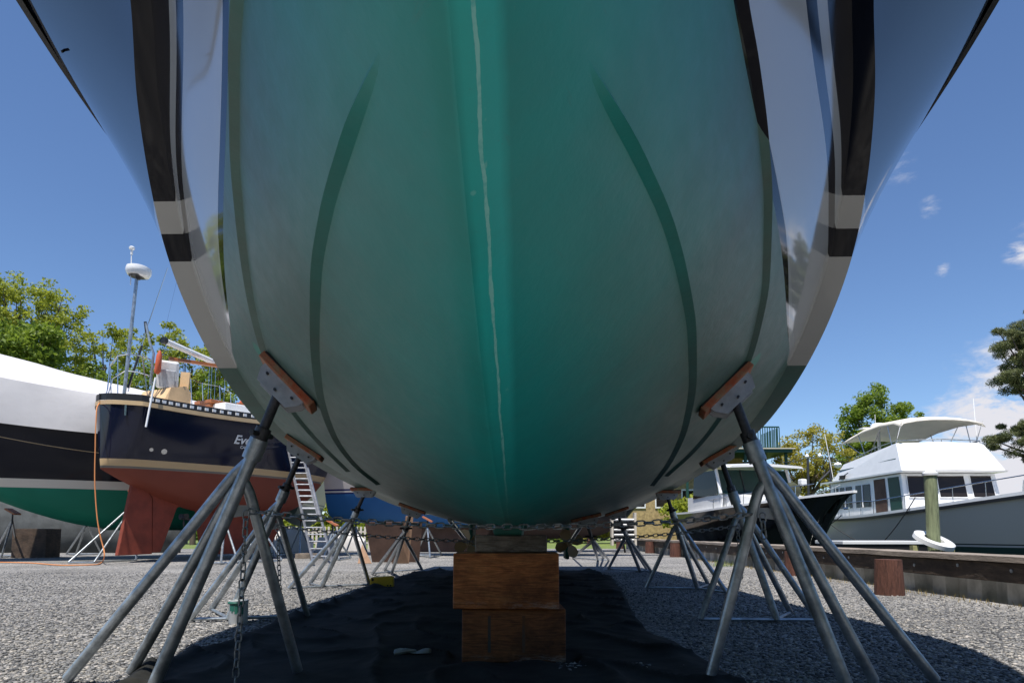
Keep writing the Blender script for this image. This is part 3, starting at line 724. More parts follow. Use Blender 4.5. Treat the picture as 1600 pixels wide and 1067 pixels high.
# ------------------------------------------------------------------ generic hull for the other boats (local: x forward, y port, z up)
def gen_hull(L_, beam, keel_z, sheer0, sheer1, transom_w, n=40, m=14, stern_rake=.0, bow_rake=1.0, fullness=1.0, deadrise=.55, flare=.0, mid_sheer=None, tuck=0.0, rounded=False):
    """rows of half sections from stern (x=0) to bow (x=L_). returns list of (x list of (y,z))"""
    rows = []
    for i in range(n+1):
        u = (i/n)**1.5 if rounded else i/n
        b = beam/2*(transom_w+(1-transom_w)*min(1, u/.45)**.8) if u < .45 else beam/2*(1-((u-.45)/.55)**2.3)
        if rounded: b *= min(1, (u/.06))**.5 if u > 0 else 0
        b = max(b, .015)
        sh = sheer0+(sheer1-sheer0)*u**2
        if mid_sheer is not None: sh = sheer0*(1-u)**2+2*(2*mid_sheer-.5*(sheer0+sheer1))*u*(1-u)+sheer1*u*u
        kz = keel_z+tuck*max(0, (.4-u)/.4)**1.6+(sh-keel_z)*max(0, (u-.55)/.45)**3.2*.98
        row = []
        for j in range(m+1):
            v = j/m
            z = kz+(sh-kz)*v
            e = deadrise*fullness
            y = b*(v**e)*(1+flare*(v-1)*(u)) if v > 0 else 0
            x = L_*u+bow_rake*v*u**4+stern_rake*(v)*(1-u)**6
            row.append((x, max(y, .0), z))
        rows.append(row)
    return rows
def place(o, p, heading):
    o.location = p; o.rotation_euler = (0, 0, heading)
def zband(name, bands, rough=.12, coat=.4, bottom_rough=.65, wl=0):
    """material in level bands: list of (z_top, colour); the lowest one is matt"""
    m = bpy.data.materials.new(name); m.use_nodes = True
    nt = m.node_tree; N = nt.nodes; L = nt.links; b = N['Principled BSDF']
    tc = N.new('ShaderNodeTexCoord'); sp = N.new('ShaderNodeSeparateXYZ'); L.new(tc.outputs['Object'], sp.inputs[0])
    n = N.new('ShaderNodeTexNoise'); n.inputs['Scale'].default_value = 1.6; n.inputs['Detail'].default_value = 7; L.new(tc.outputs['Object'], n.inputs['Vector'])
    col = None
    for i, (zt, c) in enumerate(bands):
        if col is None:
            mx = N.new('ShaderNodeMix'); mx.data_type = 'RGBA'; mx.inputs[6].default_value = (*[k*.78 for k in c], 1); mx.inputs[7].default_value = (*[k*1.2 for k in c], 1); L.new(n.outputs['Fac'], mx.inputs['Factor']); col = mx.outputs[2]
        else:
            gt = N.new('ShaderNodeMath'); gt.operation = 'GREATER_THAN'; L.new(sp.outputs['Z'], gt.inputs[0]); gt.inputs[1].default_value = bands[i-1][0]
            mx = N.new('ShaderNodeMix'); mx.data_type = 'RGBA'; L.new(gt.outputs[0], mx.inputs['Factor']); L.new(col, mx.inputs[6]); mx.inputs[7].default_value = (*c, 1); col = mx.outputs[2]
    L.new(col, b.inputs['Base Color'])
    gt = N.new('ShaderNodeMath'); gt.operation = 'GREATER_THAN'; L.new(sp.outputs['Z'], gt.inputs[0]); gt.inputs[1].default_value = bands[0][0]
    mr = N.new('ShaderNodeMapRange'); mr.inputs['To Min'].default_value = bottom_rough; mr.inputs['To Max'].default_value = rough; L.new(gt.outputs[0], mr.inputs['Value']); L.new(mr.outputs[0], b.inputs['Roughness'])
    return m
def hull_mesh(rows, sharp=30):
    mb = MB()
    for sg in (1, -1):
        mb.loft([[(x, sg*y, z) for x, y, z in r] for r in rows])
    r = rows[0]
    mb.add([(x, y, z) for x, y, z in r]+[(x, -y, z) for x, y, z in r[::-1]], [tuple(range(2*len(r)))])
    return mb
def sheer_strip(rows, w, h, dz=0, out=.02, k=-1):
    mb = MB()
    for sg in (1, -1):
        mb.loft([[(r[k][0], sg*(r[k][1]+out), r[k][2]+dz), (r[k][0], sg*(r[k][1]+out), r[k][2]+dz+h), (r[k][0], sg*max(r[k][1]-w, 0), r[k][2]+dz+h), (r[k][0], sg*max(r[k][1]-w, 0), r[k][2]+dz)] for r in rows], closed=True, cap0=True, cap1=True)
    r = rows[0]; y = r[k][1]
    mb.box((r[k][0]-.005, 0, r[k][2]+dz+h/2), (.04, 2*y, h-.004))
    return mb
def deck_mesh(rows, dz=-.06):
    mb = MB(); mb.loft([[(r[-1][0], -r[-1][1]*.985, r[-1][2]+dz), (r[-1][0], 0, r[-1][2]+dz+.05), (r[-1][0], r[-1][1]*.985, r[-1][2]+dz)] for r in rows]); return mb

# ------------------------------------------------------------------ navy sailboat on the left (stern towards us)
HD = R(60)
sb = empty('sailboat', (-10.68, 17.35, 0), 'navy sailboat with red bottom and rudder, propped with its stern towards the yacht', 'sailboat', HD)
SM = sb.matrix_basis.copy() if sb.matrix_basis else Matrix()
SM = Matrix.Translation(sb.location) @ Matrix.Rotation(HD, 4, 'Z')
def sl(x, y, z): return SM @ Vector((x, y, z))
srows = gen_hull(8.5, 3.4, 1.35, 4.22, 4.6, .50, deadrise=.42, mid_sheer=4.12, tuck=1.1, stern_rake=-.1, rounded=True, bow_rake=1.4, m=20)
sm_ = hull_mesh(srows)
so = sm_.obj('hull', zband('sailboat_paint', [(2.48, (.19, .038, .02)), (2.54, (.16, .14, .12)), (2.72, (.52, .36, .19)), (9, (.006, .009, .026))]), sb, smooth=True, world=False, angle=35)
sheer_strip(srows, .09, .11, -.10, .035).obj('rub_strake', M['tanstripe'], sb, world=False)
tr = sheer_strip(srows, .03, .17, .02, .0); tro = tr.obj('toe_rail', M['rubber'], sb, world=False)
dm = MB()
for a, b in zip(srows[7:], srows[8:]):
    for q in (.5,):
        x = a[-1][0]+(b[-1][0]-a[-1][0])*q; y = a[-1][1]+(b[-1][1]-a[-1][1])*q; z = a[-1][2]+(b[-1][2]-a[-1][2])*q
        dm = MB(); dm.box((x, -y-.004, z+.105), (.10, .03, .08)); dm.obj('rail_slot', M['white'], tro, world=False)
deck_mesh(srows).obj('deck', M['white'], sb, world=False)
rd = MB(); rd.prism([(.86, -.07, 2.33), (.93, -.07, 2.36), (1.40, -.07, 1.75), (1.47, -.07, .22), (.52, -.07, .20)], (0, .14, 0)); ro_ = rd.obj('rudder', M['red'], sb, world=False, bevel=.02)
sk = MB(); sk.prism([(.98, -.055, 2.4), (2.9, -.055, 1.9), (2.15, -.055, 1.5), (1.72, -.055, .26), (1.48, -.055, .26), (1.42, -.055, 1.75)], (0, .11, 0)); sk.obj('skeg', M['red'], sb, world=False, bevel=.015)
kl = MB(); kl.loft([[(x0, -w, z), (x0+.1, -w*1.2, z), (x1-.3, -w*.9, z), (x1, -.02, z), (x1, .02, z), (x1-.3, w*.9, z), (x0+.1, w*1.2, z), (x0, w, z)] for z, x0, x1, w in ((.16, 3.1, 5.4, .14), (.5, 3.0, 5.6, .13), (1.2, 2.85, 6.0, .10), (1.7, 2.8, 6.3, .09))], closed=True, cap0=True, cap1=True)
kl.obj('keel', M['red'], sb, world=False, smooth=True)
# propeller in its aperture
pp = MB()
for k in range(3):
    a = k*2.094+.5; u = Vector((0, math.cos(a), math.sin(a))); v = Vector((.4, -math.sin(a), math.cos(a)))
    c0 = Vector((2.4, 0, 1.2)); pp.loft([[c0+u*r-v*w, c0+u*r+v*w, c0+u*r+v*w+Vector((.02, 0, 0)), c0+u*r-v*w+Vector((.02, 0, 0))] for r, w in ((.03, .03), (.13, .09), (.24, .03))], closed=True, cap0=True, cap1=True)
pp.tube([(2.3, 0, 1.21), (3.1, 0, 1.15)], .035, 8); pp.obj('propeller', M['galv_dark'], sb, world=False)
# cabin trunk, cockpit coaming, canvas
cb = MB(); cb.loft([[(x, -w, 4.0), (x+.06, -w*.9, h), (x+.06, w*.9, h), (x, w, 4.0)] for x, w, h in ((2.9, 1.0, 4.62), (4.6, 1.0, 4.66), (6.4, .7, 4.55))], cap0=True, cap1=True); cb.obj('cabin', M['white'], sb, world=False, bevel=.03)
hb_ = MB(); hb_.box((3.2, -.05, 4.68), (.75, .8, .10)); hb_.box((3.15, 0, 4.58), (.6, .72, .12)); hb_.box((4.2, -.55, 4.72), (1.1, .06, .07)); hb_.obj('companion_hatch', M['teak'], sb, world=False, bevel=.01)
cv = MB(); cv.loft([[(x, -.85, 4.15), (x+.03, -.8, 4.25+h), (x+.03, .5, 4.27+h), (x, .55, 4.15)] for x, h in ((1.15, .2), (1.3, .5), (1.75, .62), (1.9, .45))], cap0=True, cap1=True); cv.obj('cockpit_canvas', M['canvas'], sb, world=False)
sn = at(262, 586, 18.3); wb = MB(); rw = Matrix.Rotation(R(-12), 3, 'Y'); wb.box(sn, (.62, .10, .78), Matrix.Rotation(R(8), 3, 'Y') @ Matrix.Rotation(R(14), 3, 'X')); pn = wb.obj('white_panel', M['white'], sb, bevel=.05)
wb = MB(); wb.box(sn+Vector((.03, -.075, -.12)), (.44, .03, .48), Matrix.Rotation(R(8), 3, 'Y') @ Matrix.Rotation(R(14), 3, 'X')); wb.obj('panel_recess', M['plate'], pn, bevel=.03)
wb = MB(); wb.box(at(289, 596, 18.6), (.25, .06, .52), Matrix.Rotation(R(4), 3, 'Y')); wb.obj('canvas_flap', M['canvas'], sb)
# pushpit
ps = MB(); Y0 = 17.75
top = [at(168, 608, 18.2), at(172, 572, 18.3), at(184, 556, 18.1), at(200, 553, 17.75), at(222, 556, 17.9), at(236, 562, 18.1)]
ps.tube(top, .017, 8); low = [at(162, 640, 18.0), at(176, 592, 18.2), at(196, 579, 17.8), at(215, 581, 17.9), at(238, 588, 18.2)]; ps.tube(low, .014, 8)
for a, b in ((top[1], at(174, 625, 18.2)), (top[2], at(184, 622, 18.0)), (top[4], at(231, 622, 18.0)), (top[5], at(238, 620, 18.2)), (top[0], at(160, 640, 18.1))): ps.tube([a, b], .014, 8)
ps.obj('pushpit_rail', M['steel'], sb, smooth=True)
rp = MB(); rp.tube([at(193, 625, 17.8), at(214, 432, 17.9)], .045, 12); rpo = rp.obj('radar_pole', M['galv'], sb, smooth=True)
dc = at(216.5, 426, 17.9)
rdm = MB(); rdm.lathe([(.16, -.12), (.27, -.10), (.315, -.03), (.325, .05), (.31, .13), (.24, .165), (.0, .18)], dc, 28, Matrix.Rotation(R(5), 3, 'Y')); rdm.obj('radar_dome', M['white'], rpo, smooth=True)
rdb = MB(); rdb.lathe([(.05, -.20), (.10, -.14), (.24, -.115)], dc, 20); rdb.obj('dome_mount', M['rubber'], rpo, smooth=True)
an = MB(); an.tube([at(204, 445, 17.8), at(205.5, 398, 17.8)], .014, 8); an.lathe([(.03, -.12), (.035, 0), (.07, .03), (.075, .07), (.05, .10), (0, .11)], at(206, 391, 17.8), 16); an.obj('antenna', M['white'], rpo, smooth=True)
st = MB(); st.tube([at(262, 418, 18.3), at(232, 505, 18.2), at(200, 612, 17.9)], .012, 6); st.tube([at(276, 440, 19), at(252, 540, 18.6)], .005, 5); st.obj('backstay', M['steel'], sb)
bl = MB(); bl.tube([at(222, 540, 18.1), at(200, 606, 17.9)], .03, 8); bl.tube([at(227, 503, 18.1), at(229, 520, 18.1)], .04, 8); bl.obj('backstay_adjuster', M['rubber'], sb)
dv = MB(); dv.tube([at(228, 505, 18.0), at(234, 535, 18.0), at(240, 552, 18.0), at(235, 600, 18.1)], .035, 8); dv.obj('davit', M['galv'], sb, smooth=True)
bm_ = MB(); a, b = at(256, 532, 18.4), at(348, 572, 20.5); bm_.tube([a, b], .085, 10); bo_ = bm_.obj('boom', M['white'], sb, smooth=True)
be = MB(); be.tube([a-(b-a)*.02, a+(b-a)*.03], .10, 10); be.obj('boom_end', M['rubber'], bo_)
gl = MB(); gl.box((at(284, 570, 19)+at(352, 567, 20))/2, (1.9, .10, .09), Matrix.Rotation(R(40), 3, 'Z')); gl.obj('gallows', M['teak'], sb)
ob = MB(); ob.tube([at(250, 548, 18.0), at(249, 556, 18.0), at(246, 580, 18.0), at(244, 584, 18.0)], [.03, .075, .085, .05], 10); ob.obj('strobe_float', M['orangebuoy'], sb, smooth=True)
pb = MB(); pb.tube([at(243, 590, 17.3), at(228, 667, 17.1)], .026, 8); pb.obj('boarding_pole', M['white'], sb)
lf = MB()
for px, py, Y in ((318, 618, 20.0), (345, 622, 20.6), (362, 632, 21.2), (300, 612, 19.6)):
    lf.tube([at(px, py+25, Y), at(px-2, py-20, Y)], .012, 6)
lf.tube([at(297, 592, 19.6), at(316, 599, 20), at(343, 604, 20.6), at(362, 614, 21.2)], .006, 5)
for px, q in ((328, 0), (334, 1), (324, 2), (349, 3)): lf.tube([at(px, 640, 21), at(px+6, 520, 21.2)], .006, 5)
lf.obj('stanchion', M['steel'], sb)
wc = MB()
for px, py, Y in ((350, 640, 20.6), (372, 648, 21), (338, 634, 20.4), (388, 655, 21.5)): wc.lathe([(.10, 0), (.11, .05), (.075, .09), (.085, .17), (.06, .19)], at(px, py, Y), 14)
wc.obj('winch', M['steel'], sb, smooth=True)
lfr = MB(); 
ringc = at(384, 636, 21); lfr.tube([ringc+Vector((.2*math.cos(a), 0, .22*math.sin(a))) for a in np.linspace(.3, 5.6, 16)], .06, 8); lfr.obj('horseshoe_buoy', M['orangebuoy'], sb, smooth=True)
# fittings on the topside
bvs = BVHTree.FromPolygons([sl(*v) for v in sm_.v], sm_.f)
def on_sail(px, py):
    d = ray(px, py).normalized(); loc, n, i, ds = bvs.ray_cast(Vector((0, 0, H)), d)
    if loc is not None and n.dot(d) > 0: n = -n
    return loc, n
for px, py, r in ((236, 702, .05), (256, 705, .075)):
    p, n = on_sail(px, py)
    if p: 
        t_ = MB(); t_.tube([p-n*.02, p+n*.03], r, 14); t_.obj('exhaust_outlet', M['steel'], sb, smooth=True)
p, n = on_sail(197, 640)
if p:
    cl = MB(); cl.box(p+n*.02, (.05, .03, .3)); cl.obj('chock_plate', M['steel'], sb)
def text(body, size, p, n, parent, m, name='boat_name', shear=.25, up=Vector((0, 0, 1)), font_scale=1):
    cu = bpy.data.curves.new(name, 'FONT'); cu.body = body; cu.size = size; cu.shear = shear; cu.extrude = .001; cu.offset = .004*size*5
    cu.materials.append(m); o = bpy.data.objects.new(name, cu); C.objects.link(o)
    xx = up.cross(n).normalized(); yy = n.cross(xx).normalized()
    mw = Matrix((xx, yy, n)).transposed().to_4x4(); mw.translation = p+n*.02
    if parent: 
        o.parent = parent; pm_ = Matrix.Translation(parent.location) @ parent.rotation_euler.to_matrix().to_4x4(); o.matrix_basis = pm_.inverted() @ mw
    else: o.matrix_basis = mw
    dg = bpy.context.evaluated_depsgraph_get(); me = bpy.data.meshes.new_from_object(o.evaluated_get(dg)); o2 = bpy.data.objects.new(name, me); C.objects.link(o2)
    o2.parent = o.parent; o2.matrix_basis = o.matrix_basis.copy(); bpy.data.objects.remove(o)
    return o2
p, n = on_sail(364, 692)
if p: text('Evelyn', .36, p, n, sb, M['white'])
p, n = on_sail(374, 700)
if p: text('CAMBRIDGE', .11, p, n, sb, M['white'], shear=.1)

# ------------------------------------------------------------------ shrink wrapped boat at the left edge
HG = R(41)
gb = empty('covered_boat', (-16.2, 17.7, 0), 'boat under white shrink wrap with navy sides and green bottom at the left edge', 'boat', HG)
grows = gen_hull(12.5, 4.0, .92, 4.2, 4.5, .55, deadrise=.40, mid_sheer=3.9, tuck=1.9, m=18)
gm_ = hull_mesh(grows)
gm_.obj('hull', zband('covered_boat_paint', [(2.06, (.008, .17, .115)), (2.3, (.62, .60, .55)), (9, (.006, .008, .016))], .1), gb, smooth=True, world=False)
bpy.data.materials['covered_boat_paint'].node_tree.nodes['Principled BSDF'].inputs['Specular IOR Level'].default_value = .25
sw = MB(); rows = []
for i, r in enumerate(grows):
    x, y, z = r[-1]; u = i/len(grows)
    hw = 1.05-.55*u; rg_ = 2.15-1.5*u
    k = lambda s: .05*mnoise.noise(Vector((x*.9, s*2.0, 5)))
    rows.append([(x, -y-.04, z-.28), (x, -y-.03+k(1), z+hw*.5), (x, -y*.97+k(2), z+hw), (x, -y*.55, z+hw+(rg_-hw)*.55+k(3)), (x, 0, z+rg_+k(4)), (x, y*.55, z+hw+(rg_-hw)*.55), (x, y*.97, z+hw), (x, y+.04, z-.28)])
sw.loft(rows, cap0=True, cap1=True); sw.obj('shrink_wrap_cover', M['shrink'], gb, smooth=True, angle=25, world=False)
gk = MB(); gk.prism([(4.2, -.12, 1.2), (8.5, -.12, 1.2), (8.0, -.12, .88), (4.8, -.12, .88)], (0, .24, 0)); gk.obj('keel', M['greenbottom'], gb, world=False, bevel=.02)
pin = MB()
rr_ = [(r[13][0], -r[13][1]-.004, r[13][2]) for r in grows[3:26]]
pin.tube(rr_, .012, 5); pin.obj('cove_stripe', M['tanstripe'], gb, world=False)
block('tall dark timber block under the green bottomed covered boat', -16.0, -14.9, 21.6, 22.3, 0, .93, M['timdark'])
block('pale timber block under the red keel of the navy sailboat', -6.7, -6.0, 20.9, 21.5, 0, .155, M['tim2'])

# stands for the boats on the left
def prop(label, top, feet, r=.03, padn=Vector((.3, -.5, -.8)), grp='jack stands of the other boats'):
    root = empty('boat_stand', ((feet[0]+feet[1]+feet[2])/3).to_tuple()[:2]+(0,), label, 'boat stand', 0, grp)
    top = Vector(top)
    for f in feet:
        m_ = MB(); m_.tube([top-Vector((0, 0, .25)), f+Vector((0, 0, .03))], r, 10); m_.obj('leg', M['galv'], root, smooth=True)
    for a, b in ((0, 1), (1, 2), (2, 0)):
        m_ = MB(); m_.tube([feet[a]+Vector((0, 0, .03)), feet[b]+Vector((0, 0, .03))], r*.6, 8); m_.obj('base_bar', M['galv'], root, smooth=True)
    m_ = MB(); m_.tube([top-Vector((0, 0, .35)), top], r*.8, 10); m_.obj('screw_post', M['galv_dark'], root, smooth=True)
    m_ = MB(); m_.box(top+Vector((0, 0, .02)), (.34, .3, .05), Matrix.Rotation(.5, 3, 'Y')); m_.obj('pad', M['padred'], root)
    return root
prop('sunlit tripod stand in front of the red rudder under the navy sailboat', at(212, 772, 19.6), [gz(107, 880), gz(147, 880), gz(213, 876)])
prop('thin tripod stand at the far left under the covered boat', at(20, 800, 20.5), [gz(-12, 869), gz(2, 872), gz(29, 869)])
prop('dim tripod stand in the shade between the timber block and the rudder', at(136, 806, 22.0), [gz(104, 866), gz(118, 868), gz(158, 866)])
prop('tripod stand propping the navy sailboat keel side, behind the nearest left stand', at(352, 800, 18.8), [gz(310, 880), gz(345, 882), gz(372, 880)])
prop('tripod stand half hidden behind the second left stand, near the ladder foot', at(402, 800, 19.5), [gz(385, 878), gz(420, 880), gz(440, 876)])
prop('tripod stand under the blue hulled boat beside the ladder', at(520, 818, 20.5), [gz(505, 874), gz(530, 876), gz(548, 872)])
prop('tripod stand under the blue hulled boat right of the plywood', at(668, 812, 21.5), [gz(650, 868), gz(672, 872), gz(690, 868)])

prop('small far tripod stand standing between the ladder and the third left stand', at(470, 812, 26), [gz(452, 864), gz(468, 866), gz(486, 863)])
prop('small far tripod stand right behind the third left stand', at(556, 812, 25), [gz(540, 866), gz(560, 868), gz(574, 864)])
prop('small far tripod stand seen between the red keel and the second left stand', at(428, 806, 23), [gz(408, 868), gz(428, 870), gz(446, 867)])
# orange cord
pts = [at(156, 628, 17.3), at(151, 640, 17.0), at(149, 690, 16.9), at(148, 740, 16.9), at(152, 810, 16.9), at(160, 850, 16.9), at(163, 868, 16.8)]
pts += [gz(160, 878)+Vector((0, 0, .02)), gz(150, 883)+Vector((0, 0, .02)), gz(100, 884)+Vector((0, 0, .02)), gz(40, 880)+Vector((0, 0, .02)), gz(-20, 879)+Vector((0, 0, .02))]
dd = list(range(len(pts))); fx, fy, fz = (pchip(dd, [p[i] for p in pts]) for i in range(3))
oc = MB(); oc.tube([(float(fx(q)), float(fy(q)), float(fz(q))) for q in np.linspace(0, len(pts)-1, 80)], .015, 8)
tag(oc.obj('extension_cord', M['orange'], smooth=True), 'orange cord hanging off the navy sailboat stern and running over the gravel', 'cord')

# ladder against the navy boat
la, lb = at(459, 692, 21.0), gz(505, 884); ladd = empty('ladder', lb, 'aluminium extension ladder leaning on the far side of the navy sailboat', 'ladder')
lside = Vector((.47, .0, .0)); 
def lad(p0, p1, off, w, name):
    m_ = MB()
    for sgn in (-.5, .5):
        m_.tube([p0+lside*w*sgn+off, p1+lside*w*sgn+off], .034, 4)
    m_.obj(name, M['alu'], ladd)
    m_ = MB(); n = int((p1-p0).length/.3)
    for i in range(1, n): 
        q = i/n; c = p0+(p1-p0)*q+off; m_.tube([c-lside*w*.5, c+lside*w*.5], .019, 8)
    m_.obj('rung', M['alu'], ladd)
lad(lb+Vector((0, 0, .05)), lb+(la-lb)*.75, Vector((0, 0, 0)), 1.0, 'side_rail')
lad(lb+(la-lb)*.35, la, Vector((0, -.07, .0)), .86, 'fly_rail')

# ------------------------------------------------------------------ blue boat and small cruiser behind the yacht
bbx = empty('sailboat', (-6.5, 24.5, 0), 'blue bottomed sailboat with brown keel, propped behind the yacht', 'sailboat', R(-8))
brow = gen_hull(11, 3.4, .95, 3.3, 3.6, .62, deadrise=.36, mid_sheer=3.05, tuck=.35, m=16)
hull_mesh(brow).obj('hull', zband('blue_boat_paint', [(2.15, (.016, .125, .36)), (2.2, (.02, .03, .14)), (2.26, (.7, .68, .66)), (2.32, (.02, .03, .14)), (9, (.62, .58, .57))], .25), bbx, smooth=True, world=False)
deck_mesh(brow).obj('deck', M['white'], bbx, world=False)
k_ = MB(); k_.prism([(1.6, -.14, 1.5), (6.2, -.14, 1.5), (5.3, -.14, .12), (2.6, -.14, .12)], (0, .28, 0)); k_.obj('keel', M['brownply'], bbx, world=False, bevel=.03)
# brown keel close behind the stands and the plywood leaning on it
def board(label, pts, th=.02, m='plywood'):
    p0 = Vector(pts[0]); mb = MB(); n = (Vector(pts[1])-p0).cross(Vector(pts[2])-p0).normalized()
    if n.y > 0: n = -n
    mb.prism(pts, n*th); return tag(mb.obj('plywood_sheet', M[m]), label, 'plywood', 'plywood sheets')
board('large dark plywood sheet standing under the blue boat', [gz(582, 878), gz(655, 878), at(660, 815, 18.2), at(570, 815, 18.2)], .03, 'brownply')
board('orange tinted plywood offcut left of the dark sheet', [gz(559, 880), gz(581, 880), at(566, 850, 17.9)])
board('orange tinted plywood sheet right of the dark sheet, behind the fourth left stand', [gz(612, 880), gz(639, 880), at(646, 806, 17.4), at(634, 806, 17.4), at(628, 850, 17.5)])
sc = empty('motor_boat', (-8.55, 25.5, 0), 'small cream boat with blue stripe on its stern, behind the ladder', 'motor boat', R(95))
crow = gen_hull(6.5, 2.05, 1.05, 3.15, 3.3, .82, deadrise=.5, m=12, tuck=.2)
hull_mesh(crow).obj('hull', zband('cream_boat_paint', [(1.78, (.10, .14, .12)), (1.86, (.03, .06, .2)), (1.92, (.6, .56, .5)), (1.97, (.03, .06, .2)), (9, (.58, .53, .47))], .3), sc, smooth=True, world=False)
cc = MB(); cc.loft([[(x, -w, 2.9), (x+.1, -w*.85, h), (x+.1, w*.85, h), (x, w, 2.9)] for x, w, h in ((.6, .8, 3.6), (3, .8, 3.8), (4.5, .6, 3.4))], cap0=True, cap1=True); cc.obj('cabin', M['white'], sc, world=False, bevel=.03)
om = MB(); om.box((-.25, 0, 2.75), (.35, .4, .5)); om.box((-.2, 0, 2.2), (.14, .16, .9)); om.obj('outboard_motor', M['rubber'], sc, world=False, bevel=.08)

# white plastic wrapped clutter and crates beneath, far back
def clutter(label, px, py, Y, w, h):
    mb = MB(); p = at(px, py, Y); rows = []
    for i in range(9):
        q = i/8; rows.append([Vector((p.x-w/2+w*q, Y+.25*math.cos(a)*(1+.3*random.random()), max(0.02, h*(.55+.35*math.sin(q*math.pi))*math.sin(a)*(1+.25*(random.random()-.5))))) for a in np.linspace(0, math.pi, 9)])
    mb.loft(rows, cap0=True, cap1=True); return tag(mb.obj('covered_dinghy', M['shrink'], smooth=True, angle=20), label, 'dinghy')
clutter('white wrapped dinghy lying on the grass, left of the ladder', 448, 850, 27.0, 2.0, 1.1)
clutter('white wrapped dinghy lying on the grass, right of the ladder', 534, 850, 29.0, 2.0, 1.0)
# dark hull line far behind the stern
fb = empty('motor_boat', (-2.2, 27, 0), 'dark hulled boat on blocks far behind the yacht stern', 'motor boat', R(20))
frow = gen_hull(8.5, 2.8, .55, 2.2, 2.6, .85, deadrise=.45, m=10)
hull_mesh(frow).obj('hull', zband('far_boat_paint', [(1.3, (.05, .03, .025)), (9, (.02, .022, .03))], .3), fb, smooth=True, world=False)
deck_mesh(frow).obj('deck', M['white'], fb, world=False)
block('timber block under the dark boat far behind the yacht stern', -1.4, -.9, 28.0, 28.6, 0, .6, M['tim2'])

# ------------------------------------------------------------------ bulkhead
bh = empty('bulkhead', (BX, 10, 0), 'long low timber and sheet pile bulkhead along the water, weathered cap on top', 'bulkhead')
cp = MB(); rows = []
for Y in np.linspace(-2, 34, 160):
    k = .012*mnoise.noise(Vector((Y*1.1, 0, 0))); j = .02*mnoise.noise(Vector((Y*2.3, 4, 0)))
    rows.append([(BX-.115+j, Y, .47+k), (BX-.115+j, Y, .535+k), (BX+.30+j, Y, .54+k), (BX+.30+j, Y, .47+k)])
cp.loft(rows, closed=True, cap0=True, cap1=True); cp.obj('cap', M['weathered'], bh)
wl = MB(); wl.box((BX-.045, 16, .355), (.09, 36, .22)); wl.obj('wale', M['darkwood'], bh, bevel=.01)
sp = MB(); prof = []
Y = -2
while Y < 34:
    prof += [(BX+.05, Y), (BX+.05, Y+.26), (BX+.17, Y+.34), (BX+.17, Y+.60)]; Y += .68
sp.loft([[(x, y, -.8) for x, y in prof], [(x, y, .46) for x, y in prof]]); spo = sp.obj('sheet_pile', M['sheetpile'], bh)
for k in range(4, 28):
    bl_ = MB(); bl_.tube([(BX-.10, -1.5+k*.9, .36+.02*(k % 3)), (BX-.088, -1.5+k*.9, .36+.02*(k % 3))], .022, 8); bl_.obj('bolt', M['galv'], bh)
def pile_px(px0, px1, pyb): 
    p = gz((px0+px1)/2, pyb); r = (px1-px0)/2/F*p.y; return p, r
i = 0
for lab, px, pyb, w in (('thick brown pile stump, nearest of the bulkhead piles in view', 1391, 929, 40), ('brown bulkhead pile second from the right, left of the thick stump', 1240, 899, 24), ('brown bulkhead pile third from the right, behind the third right stand', 1097, 870, 17),
                        ('brown bulkhead pile fourth from the right', 1053, 864, 14), ('small brown bulkhead pile fifth from the right', 1014, 857, 11), ('tiny brown bulkhead pile farthest along the wall', 951, 850, 8)):
    p = gz(px, pyb); Yp = p.y; r = w/2/F*Yp; p.x = min(p.x, BX-.10-r*.6)
    m_ = MB(); nn = 16; rows = []
    for z, k in ((-.1, 1.08), (.1, 1.05), (.3, 1.0), (.455, .96)):
        rows.append([(p.x+r*k*math.cos(a)*(1+.05*math.sin(3*a)), Yp+r*k*math.sin(a), z) for a in np.linspace(0, 2*math.pi, nn, endpoint=False)])
    m_.loft(rows, closed=True, cap0=True, cap1=True)
    tag(m_.obj('bulkhead_pile', M['pile'], smooth=True, angle=50), lab, 'pile', 'brown piles of the bulkhead')

# weeds at the foot of the wall
def tufts(label, spots, name='weed_tuft', m='grass', h=.16, n=40, spread=.12):
    mb = MB()
    for p in spots:
        for k in range(n):
            a = random.random()*6.28; q = Vector((p[0]+random.gauss(0, spread), p[1]+random.gauss(0, spread*1.4), 0)); hh = h*random.uniform(.4, 1.1)
            d = Vector((math.cos(a), math.sin(a), 0)); t_ = q+d*hh*.5+Vector((0, 0, hh)); w = Vector((-d.y, d.x, 0))*.005
            mb.add([q-w, q+w, t_], [(0, 1, 2)])
    o = mb.obj(name, M[m]); return o
tag(tufts('', [gz(1130, 884), gz(1122, 884)], h=.16, n=70), 'green weeds growing at the foot of the bulkhead behind the second right stand', 'weeds', kind='stuff')
o = tufts('', [(BX-.22, y) for y in np.linspace(6, 20, 46)], 'dry_grass', 'drygrass', .07, 16, .09); tag(o, 'sparse dry grass along the foot of the bulkhead', 'grass', kind='stuff')

